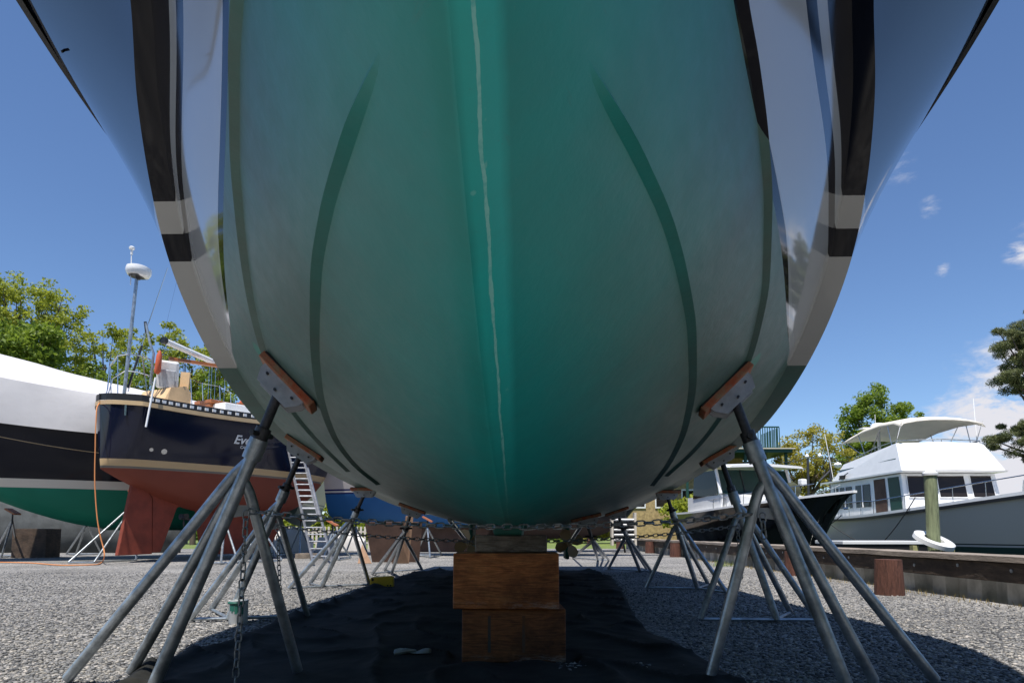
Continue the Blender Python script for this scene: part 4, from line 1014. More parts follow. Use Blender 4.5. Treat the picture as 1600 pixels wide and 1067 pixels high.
# piling with white ring float in the water
pg = empty('mooring_pile', (6.62, 10.6, -.45), 'grey green mooring pile with white cone cap and white ring float', 'pile')
m_ = MB(); m_.lathe([(.10, -.6), (.096, .6), (.092, 2.02)], (6.62, 10.6, -.3), 20); m_.obj('post', M['pilegreen'], pg, smooth=True)
m_ = MB(); m_.lathe([(.112, 0), (.115, .035), (.06, .085), (0, .11)], (6.62, 10.6, 1.70), 20); m_.obj('cap', M['white'], pg, smooth=True)
m_ = MB(); rt = Matrix.Rotation(R(12), 3, 'Y') @ Matrix.Rotation(R(24), 3, 'X'); rows = []
for a in np.linspace(0, 2*math.pi, 32, endpoint=False):
    row = []
    for dr, dz in ((.14, -.03), (.145, .035), (.22, .055), (.295, .035), (.30, -.03), (.22, -.05)):
        row.append(rt @ Vector((dr*math.cos(a), dr*math.sin(a), dz))+Vector((6.62, 10.6, .675)))
    rows.append(row)
rows.append(rows[0]); m_.loft(rows, closed=True); m_.obj('ring_float', M['white'], pg, smooth=True)
m_ = MB()
for dx in (-.30, .02, .26): m_.box((6.62+dx, 10.62, .52), (.09, .09, .16))
m_.obj('ring_bracket', mat('pale_treated_wood', (.34, .33, .15), .8, 0, .2, 10), pg)

fd = empty('floating_dock', (7.55, 14.2, -.45), 'low dark float with white edge between the black boat and the ring float pile', 'dock')
m_ = MB(); m_.box((7.55, 14.2, .36), (1.75, 1.2, .40)); m_.obj('float_body', M['rubber'], fd, bevel=.01)
m_ = MB(); m_.box((7.55, 14.2, .60), (1.80, 1.25, .07)); m_.obj('edge_board', M['white'], fd, bevel=.01)
# louvred white box behind the bulkhead at the far end
lx = at(974, 838, 27.0)
lv = empty('louvred_box', (lx.x, 27.0, .3), 'white louvred box with legs standing on the far end of the bulkhead', 'dock box')
m_ = MB()
for dx in (-.46, .46): m_.box((lx.x+dx, 27, .95), (.08, .4, 1.3))
m_.obj('frame_post', M['offwhite'], lv)
m_ = MB()
for k in range(5): m_.box((lx.x, 26.95, .52+k*.2), (.86, .10, .05), Matrix.Rotation(R(25), 3, 'X'))
m_.obj('louvre', M['white'], lv)
m_ = MB(); m_.box((lx.x, 27.05, .88), (.84, .06, .9)); m_.obj('back_panel', M['rubber'], lv)
for dx, lab in ((-.12, 'slim grey pole rising left behind the louvred box'), (.17, 'slim grey pole rising right behind the louvred box')):
    m_ = MB(); m_.tube([(lx.x+dx+.3, 27.4, -.3), (lx.x+dx-.1, 27.4, 2.0)], .04, 8); m_.box((lx.x+dx-.1, 27.4, 2.0), (.12, .1, .06)); tag(m_.obj('dock_pole', M['galv_dark']), lab, 'pole', 'poles behind the louvred box')

# ------------------------------------------------------------------ black motor boat afloat
HBk = math.atan2(-8.4, 1.7)
kb = empty('motor_boat', (8.05, 28.6, 0), 'black motor boat with white cabin roof lying at the bulkhead, bow to the right', 'motor boat', HBk)
krow = gen_hull(8.3, 3.1, -.9, 1.55, 1.95, .86, deadrise=.30, mid_sheer=1.62, bow_rake=1.1, m=18, flare=.45)
hull_mesh(krow).obj('hull', M['black'], kb, smooth=True, world=False)
sheer_strip(krow, .22, .07, .0, .05).obj('gunwale', M['white'], kb, world=False)
deck_mesh(krow, .03).obj('deck', M['white'], kb, world=False)
m_ = MB(); rows = [[(r[0]+.03+.0, s_*.05, r[2]) for s_ in (-1, 1)] for r in krow[-1]]
m_.loft([[(x+.02, -.06, z), (x+.06, 0, z), (x+.02, .06, z)] for x, y, z in krow[-1]]); m_.obj('stem_glint', M['offwhite'], kb, world=False)  # pale strip stands in for the sunlit reflection on the far bow flare
m_ = MB(); m_.loft([[(x, -w, 1.5), (x, -w*.97, h), (x, w*.97, h), (x, w, 1.5)] for x, w, h in ((3.9, 1.33, 2.22), (5.2, 1.2, 2.12), (6.6, .7, 1.9))], cap0=True, cap1=True); m_.obj('trunk_cabin', M['white'], kb, world=False, bevel=.05)
m_ = MB(); m_.loft([[(x, -1.62*w, z), (x, -1.5*w, z+.08), (x, 0, z+.16), (x, 1.5*w, z+.08), (x, 1.62*w, z), (x, 0, z+.06)] for x, z, w in ((1.6, 3.12, .97), (3.5, 3.18, 1), (4.6, 3.14, .98), (5.0, 3.08, .9))], closed=True, cap0=True, cap1=True); m_.obj('roof', M['white'], kb, world=False, smooth=True)
m_ = MB(); m_.prism([(4.3, -1.42, 2.22), (4.3, 1.42, 2.22), (3.95, 1.40, 3.1), (3.95, -1.40, 3.1)], (-.02, 0, 0)); ws_ = m_.obj('windshield', M['glassgreen'], kb, world=False)
m_ = MB()
for y in (-1.45, 1.45): m_.tube([(4.33, y, 2.2), (3.97, y*.985, 3.12)], .06, 8)
m_.obj('window_pillar', M['white'], kb, world=False)
m_ = MB()
for y in (-.47, .47): m_.tube([(4.32, y, 2.22), (3.97, y, 3.1)], .025, 8)
m_.obj('mullion', M['rubber'], ws_, world=False)
for sg in (-1, 1):
    m_ = MB(); m_.prism([(2.2, sg*1.45, 2.1), (4.15, sg*1.45, 2.2), (3.9, sg*1.43, 3.08), (2.3, sg*1.43, 3.08)], (0, sg*.02, 0)); m_.obj('side_window', M['glass'], kb, world=False)
    m_ = MB(); m_.box((3.0, sg*1.40, 1.85), (2.6, .08, .62)); m_.obj('cabin_side', M['white'], kb, world=False)
m_ = MB()
for i_ in range(14, 38, 4):
    r = krow[i_][-1]; m_.tube([(r[0], -r[1]+.08, r[2]), (r[0], -r[1]+.10, r[2]+.42)], .014, 6); m_.tube([(r[0], r[1]-.08, r[2]), (r[0], r[1]-.10, r[2]+.42)], .014, 6)
for sg in (-1, 1): m_.tube([(krow[i_][-1][0], sg*max(krow[i_][-1][1]-.10, 0), krow[i_][-1][2]+.42) for i_ in range(14, 37)], .014, 6)
m_.obj('bow_rail', M['steel'], kb, world=False)
m_ = MB(); m_.lathe([(.0, -.28), (.2, -.2), (.27, 0), (.2, .2), (0, .28)], (7.2, -.55, 2.15), 14, Matrix.Rotation(R(80), 3, 'X')); m_.obj('cover_bag', mat('olive_canvas', (.05, .055, .03), .9, 0, .2, 4), kb, world=False, smooth=True)
m_ = MB(); m_.box((7.4, -.3, 2.4), (.22, .2, .2)); m_.obj('windlass', M['white'], kb, world=False, bevel=.04)
m_ = MB(); m_.tube([(2.2, -1.3, 3.25), (2.2, -1.3, 3.55)], .05, 8); m_.lathe([(.25, 0), (.27, .08), (.2, .17), (0, .2)], (2.6, -.9, 3.3), 20); m_.obj('roof_radar', M['white'], kb, world=False, smooth=True)
m_ = MB(); m_.tube([(9.5, -.3, 1.5), (9.3, -.3, 1.5)], .035, 8); m_.obj('hull_light', M['steel'], kb, world=False)

# ------------------------------------------------------------------ white flybridge trawler
TX, TY = 16.4, 32.2
tw = empty('trawler', (TX, TY, 0), 'grey hulled trawler yacht with white flybridge and cream bimini top', 'trawler yacht', R(-90))
trow = gen_hull(13.6, 4.3, -1.0, 1.5, 2.25, .9, deadrise=.26, mid_sheer=1.56, bow_rake=1.2, m=18, flare=.35)
hull_mesh(trow).obj('hull', zband('trawler_paint', [(.34, (.008, .045, .036)), (.40, (.5, .5, .5)), (.44, (.01, .03, .03)), (9, (.56, .53, .47))], .32), tw, smooth=True, world=False)
sheer_strip(trow, .10, .09, -.14, .05).obj('rub_strake', M['rubber'], tw, world=False)
sheer_strip(trow, .16, .10, -.045, .03).obj('cap_rail', M['white'], tw, world=False)
deck_mesh(trow, -.1).obj('deck', M['white'], tw, world=False)
m_ = MB(); m_.box((-.55, 0, .42), (1.1, 4.0, .10)); m_.obj('swim_platform', M['white'], tw, world=False, bevel=.02)
# deckhouse: local x 1.6..7.2, y -1.8 (towards us is y<0 -> world -x)
def quad_on(a, b, c, d, u0, u1, v0, v1, off):
    """rectangle in the bilinear patch a,b,c,d (a-b bottom, d-c top) lifted by off"""
    a, b, c, d = map(Vector, (a, b, c, d))
    P = lambda u, v: (a*(1-u)+b*u)*(1-v)+(d*(1-u)+c*u)*v
    n = (b-a).cross(d-a).normalized()
    return [P(u0, v0)+n*off, P(u1, v0)+n*off, P(u1, v1)+n*off, P(u0, v1)+n*off], n
hw = 1.82
lowz, topz = 1.35, 3.02
A0, A1 = (1.4, -hw, lowz), (7.35, -hw, lowz); A2, A3 = (7.0, -hw+.06, topz), (1.4, -hw+.06, topz)
B0, B1 = (7.35, -hw, lowz), (7.35, hw, lowz); B2, B3 = (7.0, hw-.06, topz), (7.0, -hw+.06, topz)
m_ = MB(); m_.loft([[(1.4, -hw, lowz), (1.4, hw, lowz), (7.35, hw, lowz), (7.35, -hw, lowz)], [(1.4, -hw+.06, topz), (1.4, hw-.06, topz), (7.0, hw-.06, topz), (7.0, -hw+.06, topz)]], closed=True, cap0=True, cap1=True)
m_.obj('deckhouse', M['white'], tw, world=False)
for u0, u1, v0, v1, mm, nm in ((.06, .13, .3, .86, 'glass', 'side_window'), (.16, .34, .3, .86, 'glass', 'side_window'), (.40, .60, .3, .86, 'glass', 'side_window'), (.66, .80, .12, .94, 'brownply', 'door'), (.84, .97, .12, .94, 'greenpaint', 'door_panel')):
    q, n = quad_on(A0, A1, A2, A3, u0, u1, v0, v1, .012); n = n if n.y < 0 else -n
    m_ = MB(); m_.prism([Vector(p) for p in q], n*.012); w_ = m_.obj(nm, M[mm], tw, world=False)
    if nm == 'side_window':
        m_ = MB(); c0, c1 = (Vector(q[0])+Vector(q[1]))/2, (Vector(q[2])+Vector(q[3]))/2; m_.tube([c0+n*.02, c1+n*.02], .035, 4); m_.obj('frame', M['white'], w_, world=False)
for u0, u1 in ((.05, .30), (.37, .66), (.72, .95)):
    q, n = quad_on(B0, B1, B2, B3, u0, u1, .45, .95, .012); n = n if n.x > 0 else -n
    m_ = MB(); m_.prism([Vector(p) for p in q], n*.012); w_ = m_.obj('windshield', M['glass'], tw, world=False)
    m_ = MB(); m_.tube([Vector(p)+n*.015 for p in q], .022, 6, closed=True); m_.obj('frame', M['white'], w_, world=False)
# flybridge cowling
fz0, fz1 = 3.06, 4.22
m_ = MB(); m_.loft([[(.9, -2.0, fz0-.02), (.9, 2.0, fz0-.02), (7.4, 1.95, fz0-.02), (7.4, -1.95, fz0-.02)], [(.9, -2.0, fz0+.04), (.9, 2.0, fz0+.04), (7.5, 1.95, fz0+.04), (7.5, -1.95, fz0+.04)]], closed=True, cap0=True, cap1=True); m_.obj('boat_deck', M['white'], tw, world=False)
m_ = MB(); m_.loft([[(2.0, -1.95, fz0+.05), (7.35, -1.93, fz0+.05), (7.5, 0, fz0+.05), (7.35, 1.93, fz0+.05), (2.0, 1.95, fz0+.05)], [(2.6, -1.72, fz1-.42), (6.6, -1.66, fz1), (6.8, 0, fz1+.03), (6.6, 1.66, fz1), (2.6, 1.72, fz1-.42)], [(2.6, -1.60, fz1-.44), (6.5, -1.54, fz1-.02), (6.68, 0, fz1), (6.5, 1.54, fz1-.02), (2.6, 1.60, fz1-.44)], [(2.6, -1.60, fz0+.06), (6.9, -1.6, fz0+.06), (7.0, 0, fz0+.06), (6.9, 1.6, fz0+.06), (2.6, 1.6, fz0+.06)]])
m_.obj('flybridge', M['white'], tw, world=False)
m_ = MB(); q0 = [(2.4, -1.83, fz0+.48), (4.5, -1.80, fz0+.50), (6.8, -1.80, fz0+.54)]; m_.tube(q0, .022, 6); m_.obj('trim_line', M['greenpaint'], tw, world=False)
m_ = MB(); m_.tube([(3.4, -1.66, fz1-.25), (5.0, -1.6, fz1+.02), (6.55, -1.6, fz1+.10), (6.74, 0, fz1+.14), (6.55, 1.6, fz1+.10), (5.0, 1.6, fz1+.02)], .022, 6)
for p in ((5.0, -1.6), (6.55, -1.6), (6.74, 0), (6.55, 1.6)): m_.tube([(p[0], p[1], fz1-.1), (p[0], p[1], fz1+.12)], .016, 6)
m_.obj('venturi_rail', M['galv'], tw, world=False)
# bimini
m_ = MB(); rows = []
for x, z in ((2.0, 4.95), (2.8, 5.10), (4.0, 5.28), (5.4, 5.34), (6.4, 5.28), (6.9, 5.1)):
    rows.append([(x, y, z-.18*(abs(y)/1.6)**2.5-(.10 if abs(y) > 1.5 else 0)) for y in (-1.62, -1.5, -1, -.4, .4, 1, 1.5, 1.62)])
m_.loft(rows); bt_ = m_.obj('bimini', M['cover'], tw, world=False, smooth=True); sd = bt_.modifiers.new('thick', 'SOLIDIFY'); sd.thickness = .03
for y in (-1.55, 1.55):
    m_ = MB()
    for x0, x1 in ((4.2, 2.1), (4.2, 3.6), (4.4, 5.4), (6.2, 6.85), (6.2, 5.9)): m_.tube([(x0, y, 3.9), (x1, y, 5.02)], .018, 6)
    m_.obj('bimini_frame', M['steel'], tw, world=False)
m_ = MB(); m_.tube([(3.2, -.4, 3.1), (3.1, -.4, 5.35)], .07, 10); m_.lathe([(.28, 0), (.30, .1), (.22, .2), (0, .22)], (3.1, -.4, 5.35), 20); m_.box((3.1, -.7, 5.33), (.35, .9, .06)); m_.obj('radar_mast', M['white'], tw, world=False, smooth=True, angle=50)
m_ = MB(); m_.tube([(1.6, -1.7, 3.1), (1.0, -1.75, 5.4)], .014, 6); m_.tube([(6.4, 1.6, 4.0), (5.9, 1.9, 6.1)], .014, 6); m_.tube([(3.1, -.5, 5.5), (3.1, -.5, 5.95)], .012, 6); m_.obj('antenna', M['white'], tw, world=False)
m_ = MB()
ids = list(range(4, 40, 3))
for sg in (-1, 1):
    pts = [(trow[i_][-1][0], sg*max(trow[i_][-1][1]-.10, .02), trow[i_][-1][2]+(.55 if i_ > 14 else .62)) for i_ in ids]
    m_.tube(pts, .020, 6)
    for i_, p in zip(ids, pts): m_.tube([(p[0], p[1], trow[i_][-1][2]), p], .014, 6)
m_.obj('side_rail', M['steel'], tw, world=False)
m_ = MB(); m_.box((3.0, -1.98, 3.2), (.25, .18, .16)); m_.tube([(2.6, -1.95, 3.15), (3.5, -2.0, 3.35)], .02, 6); m_.obj('spotlight', M['rubber'], tw, world=False)
m_ = MB(); m_.lathe([(.14, -.05), (.16, 0), (.12, .16), (0, .2)], (1.7, -2.35, .35), 14); m_.obj('fender', M['white'], tw, world=False, smooth=True)
def tw_w(x, y, z): return Vector((TX+y, TY-x, z))      # local -> world for heading -90
for lab, a, b in (('dark mooring line crossing down the grey hull to the left', tw_w(3.2, -2.2, 1.55), tw_w(-.6, -2.5, .3)), ('dark mooring line crossing down the grey hull to the right', tw_w(1.2, -2.2, 1.55), tw_w(6.4, -2.6, .2)), ('dark mooring line drooping down the bow side of the grey hull', tw_w(8.3, -2.05, 2.05), tw_w(6.6, -2.5, .3))):
    m_ = MB(); m_.tube(sag(a, b, .12), .018, 6); tag(m_.obj('mooring_line', M['rope']), lab, 'mooring line', 'mooring lines on the grey trawler')
# bow of another white boat at the right edge
wbt = empty('motor_boat', (21.2, 27.0, 0), 'white motor boat mostly cut off by the right edge, beyond the trawler bow', 'motor boat', R(-100))
wrow = gen_hull(9, 3.0, -.7, 1.9, 2.3, .9, deadrise=.3, m=12)
hull_mesh(wrow).obj('hull', M['white'], wbt, smooth=True, world=False); deck_mesh(wrow, .02).obj('deck', M['white'], wbt, world=False)
m_ = MB(); m_.loft([[(x, -w, 1.9), (x, -w*.9, h), (x, w*.9, h), (x, w, 1.9)] for x, w, h in ((1, 1.2, 2.9), (4, 1.2, 3.0), (5.4, 1.0, 2.2))], cap0=True, cap1=True); m_.obj('cabin', M['white'], wbt, world=False, bevel=.05)

# ------------------------------------------------------------------ buildings
hs = empty('boathouse', (10.2, 46, 0), 'yellow shingled building with green porch and roof terrace behind the black boat', 'building')
def HB(n, boxes, m, par=hs, bevel=0):
    mb = MB()
    for c, s in boxes: mb.box(c, s)
    return mb.obj(n, M[m], par, bevel=bevel)
HB('wall', [((11.2, 48, 2.6), (6.6, 4.6, 5.2))], 'houseply')
HB('upper_storey', [((10.4, 49.0, 6.7), (12.0, 3.0, 2.2))], 'houseply')
HB('porch_roof', [((14.7, 46.5, 6.18), (7.6, 5.0, .22))], 'greenpaint')
HB('roof_edge', [((14.7, 46.5, 6.33), (7.9, 5.2, .07))], 'offwhite')
for x in (11.6, 12.9, 14.2, 15.5, 16.8, 18.2): HB('porch_post', [((x, 44.4, 3.1), (.16, .16, 6.0))], 'greenpaint')
HB('porch_back', [((15.0, 48.6, 3.0), (7.0, .2, 5.9))], 'darkwood')
tb_ = [((15.6, 44.6, 6.45), (4.6, .06, .08)), ((15.6, 44.6, 7.85), (4.6, .06, .09))]
for x in np.linspace(13.3, 17.9, 30): tb_.append(((x, 44.6, 7.15), (.05, .04, 1.35)))
for y in np.linspace(44.9, 48, 14): tb_.append(((17.9, y, 7.15), (.04, .05, 1.35)))
HB('terrace_railing', tb_, 'greenpaint')
for x in (8.6, 10.2, 12.0, 13.6):
    w_ = HB('window', [((x, 45.68, 3.1), (.8, .06, 1.1))], 'glass'); HB('frame', [((x, 45.67, 3.70), (.95, .08, .1)), ((x, 45.67, 2.5), (.95, .08, .1)), ((x-.44, 45.67, 3.1), (.08, .08, 1.1)), ((x+.44, 45.67, 3.1), (.08, .08, 1.1))], 'white', w_)
# low white fence and far boatyard on the left, between the boats
fe = empty('white_fence', (-8, 33.5, 0), 'low white picket fence far back between the ladder and the plywood', 'fence')
pk = []
for k in range(46): pk.append(((-12.5+k*.2, 33.5, .55), (.1, .03, 1.1)))
HB('pickets', pk, 'offwhite', fe); HB('rail', [((-8, 33.53, .3), (9.2, .03, .08)), ((-8, 33.53, .85), (9.2, .03, .08))], 'offwhite', fe)

sf = empty('screen_fence', (-20, 27, 0), 'dark grey mesh screen fence behind the covered boat', 'fence')
m_ = MB(); m_.loft([[(x, 27+.08*math.sin(x*2.1)+.05*math.sin(x*5.3), .0), (x, 27+.06*math.sin(x*1.7), .8), (x, 27+.02*math.sin(x*2), 2.4)] for x in np.linspace(-36, -13.2, 90)]); so_ = m_.obj('mesh_screen', mat('grey_mesh', (.06, .065, .065), .9, 0, .3, 2), sf, smooth=True); sd = so_.modifiers.new('thick', 'SOLIDIFY'); sd.thickness = .01
for k in range(9):
    m_ = MB(); m_.tube([(-36+k*2.8, 27.08, 0), (-36+k*2.8, 27.08, 2.5)], .03, 8); m_.obj('post', M['galv_dark'], sf)
# string lights on poles
sx = []
for lab, px, pyt, pyb, Y in (('left dark pole of the string lights, behind the black boat bow', 1262, 713, 765, 38), ('right dark pole of the string lights, with a diagonal brace', 1297, 714, 765, 38)):
    m_ = MB(); a, b = at(px, pyb, Y), at(px, pyt, Y); a.z = 0; m_.tube([a, b], .07, 8)
    if px == 1297: m_.tube([at(1297, 735, Y), at(1280, 752, Y)], .06, 8)
    tag(m_.obj('light_pole', M['galv_dark']), lab, 'pole', 'poles carrying the string lights'); sx.append(b)
m_ = MB(); m_.tube(sag(at(1212, 718, 38), sx[0], .25)+sag(sx[0], sx[1], .1)+sag(sx[1], at(1345, 716, 38), .25), .018, 5); tag(m_.obj('light_wire', M['rope']), 'thin wire strung between the dark poles', 'wire')
for lab, px, py, r in (('small bulb at the top of the left pole', 1261, 713, .12), ('small bulb between the two poles', 1281, 712, .12), ('big round bulb hanging right of the poles', 1309, 726, .22)):
    m_ = MB(); m_.lathe([(.04, .16), (.06, .1), (r*.7, r*.5), (r, 0), (r*.7, -r*.7), (0, -r)][::-1], at(px, py, 38), 14); tag(m_.obj('light_bulb', M['bulb'], smooth=True), lab, 'light bulb', 'bulbs of the string lights')

# ------------------------------------------------------------------ trees
def leaf_mesh(centers, sizes, per, leaf, flat=1.0, up=.0, wd=.28):
    """leaf quads gathered in clumps"""
    nC = len(centers); n = nC*per
    c = np.repeat(np.array(centers), per, 0); s = np.repeat(np.array(sizes), per)
    d = rng.normal(size=(n, 3)); d /= np.linalg.norm(d, axis=1)[:, None]
    d *= (rng.random(n)**.45)[:, None]; d[:, 2] *= flat
    p = c+d*s[:, None]
    a = rng.normal(size=(n, 3)); a[:, 2] += up; a /= np.linalg.norm(a, axis=1)[:, None]
    b = np.cross(a, rng.normal(size=(n, 3))); b /= np.linalg.norm(b, axis=1)[:, None]
    e = np.cross(a, b); L_ = leaf*(.6+.8*rng.random(n))[:, None]
    V = np.stack([p-b*L_*.5, p+e*L_*wd, p+b*L_*.6, p-e*L_*wd], 1).reshape(-1, 3)
    return V
def make_tree(name, label, base, crown, clumps, per, leaf, m, trunk_r, group=None, csize=(.5, 1.0), flat=.8, limbs=9, cat='tree', hollow=.35, up=.7, lean=0, wd=.28):
    """crown: list of ellipsoids (centre, radii)"""
    root = empty(name, base, label, cat, 0, group)
    base = Vector(base); cs = []; ss = []
    tot = sum(r[0]*r[1]*r[2] for _, r in crown)
    for cc_, r in crown:
        k = max(3, int(clumps*r[0]*r[1]*r[2]/tot))
        for _ in range(k):
            d = rng.normal(size=3); d /= np.linalg.norm(d); q = (hollow+(1-hollow)*rng.random())**.6
            q *= 1+.22*mnoise.noise(Vector(d)*1.7+Vector(cc_))
            cs.append([cc_[i]+d[i]*r[i]*q for i in range(3)]); ss.append(random.uniform(*csize))
    V = leaf_mesh(cs, ss, per, leaf, flat, up, wd)
    V = V-np.array(base)
    Fc = np.arange(len(V), dtype=np.int32)
    me = bpy.data.meshes.new('crown'); me.vertices.add(len(V)); me.vertices.foreach_set('co', V.ravel())
    me.loops.add(len(V)); me.loops.foreach_set('vertex_index', Fc)
    me.polygons.add(len(V)//4); me.polygons.foreach_set('loop_start', np.arange(0, len(V), 4, dtype=np.int32)); me.update(calc_edges=True)
    me.materials.append(M[m]); o = bpy.data.objects.new('crown', me); C.objects.link(o); o.parent = root
    tm = MB(); topc = Vector(crown[0][0]); fork = base+(topc-base)*.55
    tm.tube([base-Vector((0, 0, .2)), base+(fork-base)*.5+Vector((lean, 0, 0)), fork, topc], [trunk_r*1.25, trunk_r, trunk_r*.8, trunk_r*.25], 10)
    for i in random.sample(range(len(cs)), min(len(cs), limbs)):
        e = Vector(cs[i]); s_ = base+(topc-base)*random.uniform(.35, .85); mid = s_*.45+e*.55+Vector((0, 0, -.25))
        tm.tube([s_, mid, e], [trunk_r*.42, trunk_r*.24, trunk_r*.07], 6)
    tm.obj('trunk', M['bark'], root, smooth=True)
    return root
def pxw(px, Y): return (px-800)/F*Y
def ctr(px, py, Y): p = at(px, py, Y); return (p.x, p.y, p.z)
G_ = 'trees behind the boatyard'
# big tree at the left edge
Y = 44
make_tree('broadleaf_tree', 'large yellow green tree at the left edge above the shrink wrapped boat', (pxw(25, Y), Y, 0), [(ctr(30, 490, Y), (3.6, 3, 2.4)), (ctr(85, 500, Y), (2.1, 2, 2.3)), (ctr(-30, 480, Y), (3.5, 3, 2.6)), (ctr(100, 560, Y), (1.6, 2, 1.5))], 230, 80, .20, 'leaf_mid', .28, G_, (.35, .75), limbs=60)
make_tree('broadleaf_tree', 'dense dark green tree low at the left edge before the large yellow green one', (pxw(25, 40), 40, 0), [(ctr(25, 545, 40), (2.3, 2, 1.7))], 70, 110, .26, 'leaf_green', .2, G_, (.5, .9), limbs=14)
for lab, px, py, Yt, rx, rz, m, cl in (('bushy tree right of the large left tree, behind the radar pole foot', 165, 570, 48, 2.6, 2.6, 'leaf_mid', 90), ('tall sparse tree behind the radar pole and backstay', 245, 560, 46, 2.4, 2.3, 'leaf_mid', 80), ('bushy tree behind the boom of the navy sailboat', 300, 575, 47, 2.4, 2.2, 'leaf_mid', 90),
                               ('green tree filling in behind the sailboat cockpit', 215, 610, 44, 2.6, 1.8, 'leaf_green', 70), ('green tree half hidden behind the white strip of the yacht hull', 360, 590, 47, 2.3, 2.3, 'leaf_mid', 80), ('low green tree right behind the white shrink wrap', 120, 600, 45, 2.2, 1.5, 'leaf_green', 60), ('green tree behind the sailboat cabin and winches', 310, 625, 45, 2.6, 1.6, 'leaf_green', 70)):
    c_ = ctr(px, py, Yt)
    make_tree('broadleaf_tree', lab, (c_[0], Yt, 0), [(c_, (rx, 2.2, rz)), ((c_[0]+.9, Yt, c_[2]+rz*.75), (.7, .7, .9)), ((c_[0]-1.1, Yt, c_[2]+rz*.6), (.7, .7, .8)), ((c_[0], Yt, c_[2]-2.4), (rx, 2, 1.8))], cl, 75, .19, m, .16, G_, (.3, .62), limbs=30)
# right side
Y = 52
make_tree('broadleaf_tree', 'tall green tree behind the trawler bimini', (pxw(1375, Y), Y, 0), [(ctr(1368, 668, Y), (2.5, 2.2, 2.9)), (ctr(1360, 620, Y), (1.1, 1, 1.0)), (ctr(1408, 660, Y), (1.3, 1.4, 1.6)), (ctr(1335, 655, Y), (1.0, 1.2, 1.1)), (ctr(1360, 725, Y), (2.6, 2, 2.2))], 190, 120, .20, 'leaf_green', .28, G_, (.35, .7), limbs=30)
Y = 47
make_tree('broadleaf_tree', 'airy yellow green tree between the porch and the trawler', (pxw(1265, Y), Y, 0), [(ctr(1262, 712, Y), (2.2, 2, 2.2)), (ctr(1300, 715, Y), (1.5, 1.6, 1.9)), (ctr(1232, 715, Y), (1.3, 1.4, 1.7)), (ctr(1268, 765, Y), (2.6, 2, 1.6))], 170, 70, .17, 'leaf_yellow', .2, G_, (.3, .6), limbs=40)
Y = 30
make_tree('pine_tree', 'dark pine with flat layered boughs at the right edge', (pxw(1680, Y), Y, 0), [(ctr(1660, 560, Y), (2.6, 1.6, .8)), (ctr(1590, 535, Y), (1.5, 1.2, .7)), (ctr(1575, 583, Y), (1.2, 1.2, .55)), (ctr(1610, 600, Y), (1.4, 1.2, .5)), (ctr(1600, 672, Y), (1.15, 1.1, .5)), (ctr(1585, 690, Y), (1.1, 1.1, .45)), (ctr(1610, 715, Y), (.9, 1, .45)), (ctr(1640, 500, Y), (1.6, 1.4, .8))], 230, 420, .17, 'leaf_pine', .22, None, (.22, .44), flat=.6, limbs=80, hollow=.1, up=0, wd=.07)
for lab, px, py, Yt, rx, rz, m in (('bright green shrub behind the far end of the bulkhead, left of the louvred box', 925, 812, 50, 2.2, 1.6, 'leaf_yellow'), ('bright green shrub behind the louvred box', 985, 808, 52, 2.4, 2.2, 'leaf_mid'), ('bright green shrub right of the louvred box', 1035, 800, 50, 2.0, 2.0, 'leaf_yellow'), ('green shrub in front of the yellow shingled wall', 1080, 806, 43, 1.7, 1.2, 'leaf_mid'), ('green shrub seen under the yacht stern', 870, 815, 54, 2.6, 1.6, 'leaf_green'),
                               ('low shrub far behind the ladder', 480, 815, 46, 2.6, 1.6, 'leaf_mid'), ('low shrub far behind the cream boat', 560, 818, 48, 2.6, 1.6, 'leaf_mid'), ('low shrub far behind the plywood sheets', 650, 818, 50, 2.8, 1.6, 'leaf_mid'), ('low shrub far behind the keel blocks', 745, 818, 54, 2.8, 1.6, 'leaf_mid')):
    c_ = ctr(px, py, Yt)
    make_tree('shrub', lab, (c_[0], Yt, 0), [((c_[0], Yt, max(c_[2], rz*.8)), (rx, 1.6, rz))], 60, 70, .24, m, .06, 'shrubs along the far lawn', (.35, .7), limbs=12, cat='shrub')
# wood far behind everything, and trees behind the photographer that the gloss paint mirrors
V = []
def wood(name, label, xs, Yf, hmin, hmax, m, n, leaf, csz, dy=3):
    cs, ss = [], []
    for _ in range(n):
        x = random.uniform(*xs); hh = random.uniform(hmin, hmax)*(.75+.35*mnoise.noise(Vector((x*.13, 2, Yf))))
        cs.append([x, Yf+random.uniform(-dy, dy), hh*random.random()**.6]); ss.append(random.uniform(*csz))
    V = leaf_mesh(cs, ss, 60, leaf, .9, .3)
    me = bpy.data.meshes.new(name); me.vertices.add(len(V)); me.vertices.foreach_set('co', V.ravel()); me.loops.add(len(V)); me.loops.foreach_set('vertex_index', np.arange(len(V), dtype=np.int32))
    me.polygons.add(len(V)//4); me.polygons.foreach_set('loop_start', np.arange(0, len(V), 4, dtype=np.int32)); me.update(calc_edges=True); me.materials.append(M[m])
    o = bpy.data.objects.new(name, me); C.objects.link(o); tag(o, label, 'woodland', kind='stuff')
wood('far_woodland', 'far line of green woodland behind the boatyard', (-70, 8), 75, 1.5, 3.2, 'leaf_green', 420, .6, (.8, 1.6))
wood('far_shore_woodland', 'far line of trees across the water on the right', (10, 90), 110, 2, 5.5, 'leaf_green', 420, .8, (1.0, 1.9))
wood('woodland', 'tall woodland behind the photographer', (-45, 45), -22, 9, 21, 'leaf_green', 900, .8, (1.2, 2.4))
for k, (x, y, h) in enumerate(((27, -13, 13), (33, -4, 12))):
    make_tree('broadleaf_tree', 'tall tree standing right of the photographer across the water', (x, y, -.6 if x > 0 else 0), [((x, y, h*.62), (4.5, 4.5, h*.4))], 60, 80, .6, 'leaf_green', .35, 'trees around the photographer', (1.0, 1.8), limbs=16)

